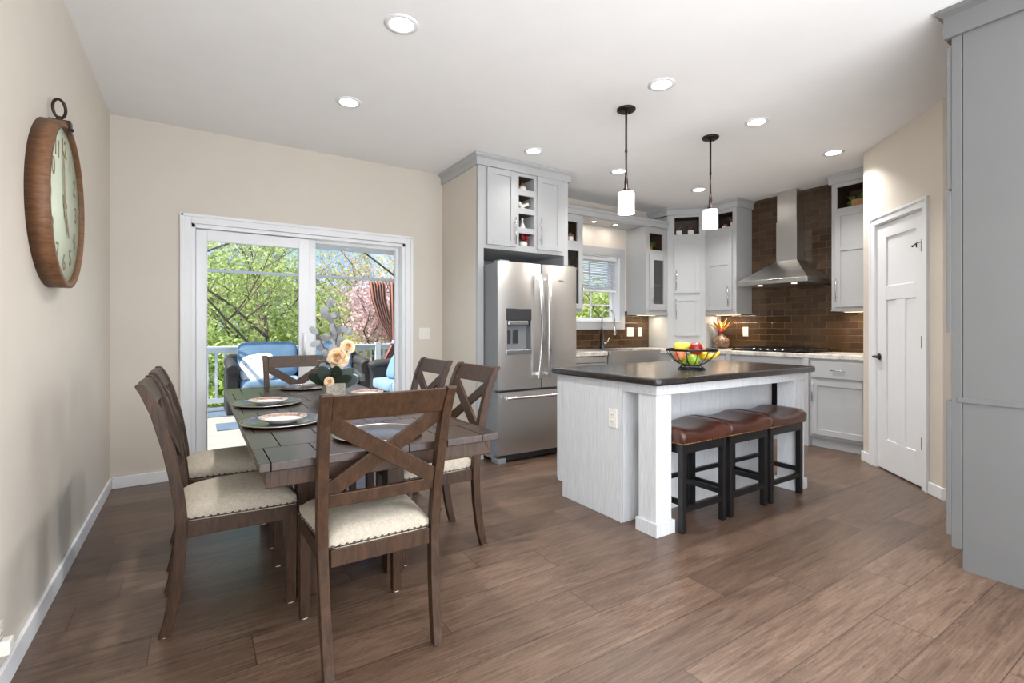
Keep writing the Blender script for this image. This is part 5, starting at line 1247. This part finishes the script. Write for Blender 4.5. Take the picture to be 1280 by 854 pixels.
def tree(x, y, h, cr, kind, label, seed, nleaf, leaf=.11, bark='bark', base=-2.6, thick=.14, low=.35, name='tree', group=None):
    rn = random.Random(seed); t = thing(name, (x, y, base), label, 'tree', 0, group)
    tips = []
    b = MB()
    top_ = h - base
    def limb(p, d, L, r, depth):
        pts = [p]; q = p.copy(); dd = d.copy(); n = 4
        for i in range(n):
            dd = (dd + Vector((rn.uniform(-.22, .22), rn.uniform(-.22, .22), rn.uniform(-.05, .2)))).normalized(); q = q + dd * (L / n); pts.append(q.copy())
        b.tube(pts, [r * (1 - .5 * i / n) for i in range(n + 1)], 6 if depth else 8, caps=False)
        for p_ in pts[1 if depth > 1 else 2:]: tips.append((p_.copy(), r))
        if depth < 4:
            for k in range(3 if depth else 5):
                i = rn.choice((2, 3, 4)); a = rn.uniform(0, 2 * PI); nd = (dd * .55 + Vector((math.cos(a), math.sin(a), rn.uniform(-.1, .65)))).normalized(); limb(pts[i], nd, L * rn.uniform(.5, .75), r * .52, depth + 1)
    limb(Vector((0, 0, 0)), Vector((0, 0, 1)), top_ * .5, thick, 0)
    b.build('trunk', M[bark], t)
    if nleaf:
        rs = np.random.RandomState(seed); T = np.array([tuple(p) for p, r in tips if p.z > top_ * low]);
        if len(T) == 0: T = np.array([tuple(p) for p, r in tips])
        mx = np.abs(T[:, :2]).max(); T[:, :2] *= cr / max(mx, .1) if mx > cr else 1
        idx = rs.randint(0, len(T), nleaf); C = T[idx] + rs.normal(0, cr * .13, (nleaf, 3))
        A_ = rs.normal(size=(nleaf, 3)); A_ /= np.linalg.norm(A_, axis=1)[:, None]; B_ = rs.normal(size=(nleaf, 3)); B_ -= (B_ * A_).sum(1)[:, None] * A_; B_ /= np.linalg.norm(B_, axis=1)[:, None]
        s_ = leaf * rs.uniform(.5, 1.2, nleaf)[:, None]; V = np.stack([C - A_ * s_, C + B_ * s_ * .5, C + A_ * s_, C - B_ * s_ * .5], 1).reshape(-1, 3)
        me = bpy.data.meshes.new('crown'); me.vertices.add(len(V)); me.vertices.foreach_set('co', V.ravel()); me.loops.add(nleaf * 4); me.loops.foreach_set('vertex_index', np.arange(nleaf * 4)); me.polygons.add(nleaf)
        me.polygons.foreach_set('loop_start', np.arange(nleaf) * 4); me.polygons.foreach_set('loop_total', np.full(nleaf, 4)); me.update(); me.validate(); me.materials.append(FO[kind])
        o = bpy.data.objects.new('crown', me); COL.objects.link(o); o.parent = t
    return t
def dirpt(u, dist):
    xc = (u - 640) / 615.43; th = R(32.70); return (dist * (math.cos(th) * xc + math.sin(th)), dist * (-math.sin(th) * xc + math.cos(th)))
def shrub(u, d, h, cr, kind, label, seed, n, base=-2.6, leaf=.1):
    """rounded shrub: stems and a dense leaf ball"""
    x, y = dirpt(u, d); rs = np.random.RandomState(seed); t = thing('shrub', (x, y, base), label, 'shrub')
    b = MB(); H_ = h - base
    for k in range(7): a = k * .9; b.tube([(0, 0, 0), (math.cos(a) * cr * .3, math.sin(a) * cr * .3, H_ * .4), (math.cos(a) * cr * .6, math.sin(a) * cr * .6, H_ * .75)], [.04, .03, .012], 6)
    b.build('stems', M['bark'], t)
    D_ = rs.normal(size=(n, 3)); D_ /= np.linalg.norm(D_, axis=1)[:, None]; rad = rs.uniform(.55, 1.05, n) ** .6; lump = 1 + .18 * np.sin(D_[:, 0] * 5 + seed) * np.cos(D_[:, 1] * 4 + D_[:, 2] * 6)
    C = D_ * (rad * lump)[:, None] * np.array([cr, cr, H_ * .5]) + np.array([0, 0, H_ * .5])
    A_ = rs.normal(size=(n, 3)); A_ /= np.linalg.norm(A_, axis=1)[:, None]; B_ = rs.normal(size=(n, 3)); B_ -= (B_ * A_).sum(1)[:, None] * A_; B_ /= np.linalg.norm(B_, axis=1)[:, None]
    s_ = leaf * rs.uniform(.5, 1.2, n)[:, None]; V = np.stack([C - A_ * s_, C + B_ * s_ * .5, C + A_ * s_, C - B_ * s_ * .5], 1).reshape(-1, 3)
    me = bpy.data.meshes.new('leaves'); me.vertices.add(len(V)); me.vertices.foreach_set('co', V.ravel()); me.loops.add(n * 4); me.loops.foreach_set('vertex_index', np.arange(n * 4)); me.polygons.add(n)
    me.polygons.foreach_set('loop_start', np.arange(n) * 4); me.polygons.foreach_set('loop_total', np.full(n, 4)); me.update(); me.materials.append(FO[kind])
    o = bpy.data.objects.new('leaves', me); COL.objects.link(o); o.parent = t; return t
TREES = [(262, 15, 5.4, 3.0, 'g', 'fresh green spring tree at the left edge of the patio view', 'bark'), (310, 19, 6.2, 3.4, 'g', 'tall fresh green tree behind the left end of the sofa', 'bark'), (352, 14, 4.6, 2.6, 'g', 'green tree with dark branches in front of the taller trees', 'bark'),
         (395, 20, 5.6, 3.0, 'g', 'leafy green tree behind the patio door centre post', 'bark'), (205, 17, 7.5, 3.6, 'g', 'green tree hidden past the left edge of the patio door', 'bark')]
for k, (u, d, h, cr, kd, lab, bk) in enumerate(TREES):
    x, y = dirpt(u, d); tree(x, y, h, cr, kd, lab, 30 + k, 3700, .07, bk, thick=.085)
for k, (u, d, h, cr, kd, lab, bk, n) in enumerate(((430, 24, 6.0, 3.2, 'y', 'thin tree with yellow-green buds left of the gazebo curtain', 'barkl', 2600), (458, 22, 6.4, 3.0, 't', 'bare pale tree with tan buds above the pink blossom', 'barkl', 1800), (485, 26, 8.5, 3.4, 't', 'taller bare pale tree behind the gazebo curtain', 'barkl', 1400),
                                               (470, 15.5, 2.9, 1.9, 'p', 'pink blossoming tree left of the gazebo curtain', 'bark', 9000), (520, 18, 3.8, 2.4, 'p', 'second pink blossoming tree behind the gazebo post', 'bark', 4000))):
    x, y = dirpt(u, d); tree(x, y, h, cr, kd, lab, 60 + k, int(n * .75), .075, bk, thick=.08, low=.3)
for k, (u, d, h, cr, kd, lab) in enumerate(((735, 13, 1.9, 1.8, 'g', 'bright green tree seen through the kitchen window lower panes'), (765, 17, 2.5, 2.2, 'g', 'green tree filling the right kitchen window panes'), (715, 18, 2.6, 2.4, 'g', 'green tree half hidden by the refrigerator through the kitchen window'))):
    x, y = dirpt(u, d); tree(x, y, h, cr, kd, lab, 90 + k, 8000, .085, low=.2)
SHL = ['green shrub at the far left of the railing', 'green shrub behind the left railing balusters', 'bright green shrub behind the left half of the sofa', 'green shrub behind the middle of the sofa', 'yellow-green shrub behind the patio door centre post', 'tan budding shrub left of the curtain', 'yellow-green shrub behind the gazebo curtain', 'green shrub low in the left kitchen window pane', 'green shrub low in the middle of the kitchen window', 'green shrub low at the right of the kitchen window']
for k, (u, d, h, cr, kd) in enumerate(((240, 13.5, .9, 1.9, 'd'), (285, 14.5, 1.2, 2.1, 'd'), (330, 14, 1.0, 2.0, 'g'), (375, 15, 1.3, 2.2, 'd'), (420, 15.5, 1.1, 2.1, 'y'), (460, 18, .9, 2.2, 't'), (505, 16, .9, 2.1, 'y'), (712, 14.5, 1.2, 2.2, 'd'), (752, 12, .9, 1.8, 'd'), (790, 14, 1.3, 2.3, 'd'))):
    shrub(u, d, h, cr, kd, SHL[k], 200 + k, 7000, leaf=.09)
# distant wood line
for k in range(9):
    u = 150 + 90 * k; shrub(u, 34, 3.2 + (k % 3), 5.5, 'g' if k % 2 else 'd', 'distant leafy thicket, %s along the wood line' % ('leftmost', 'second from the left', 'third from the left', 'fourth from the left', 'middle one', 'fourth from the right', 'third from the right', 'second from the right', 'rightmost')[k], 300 + k, 6000, leaf=.22)
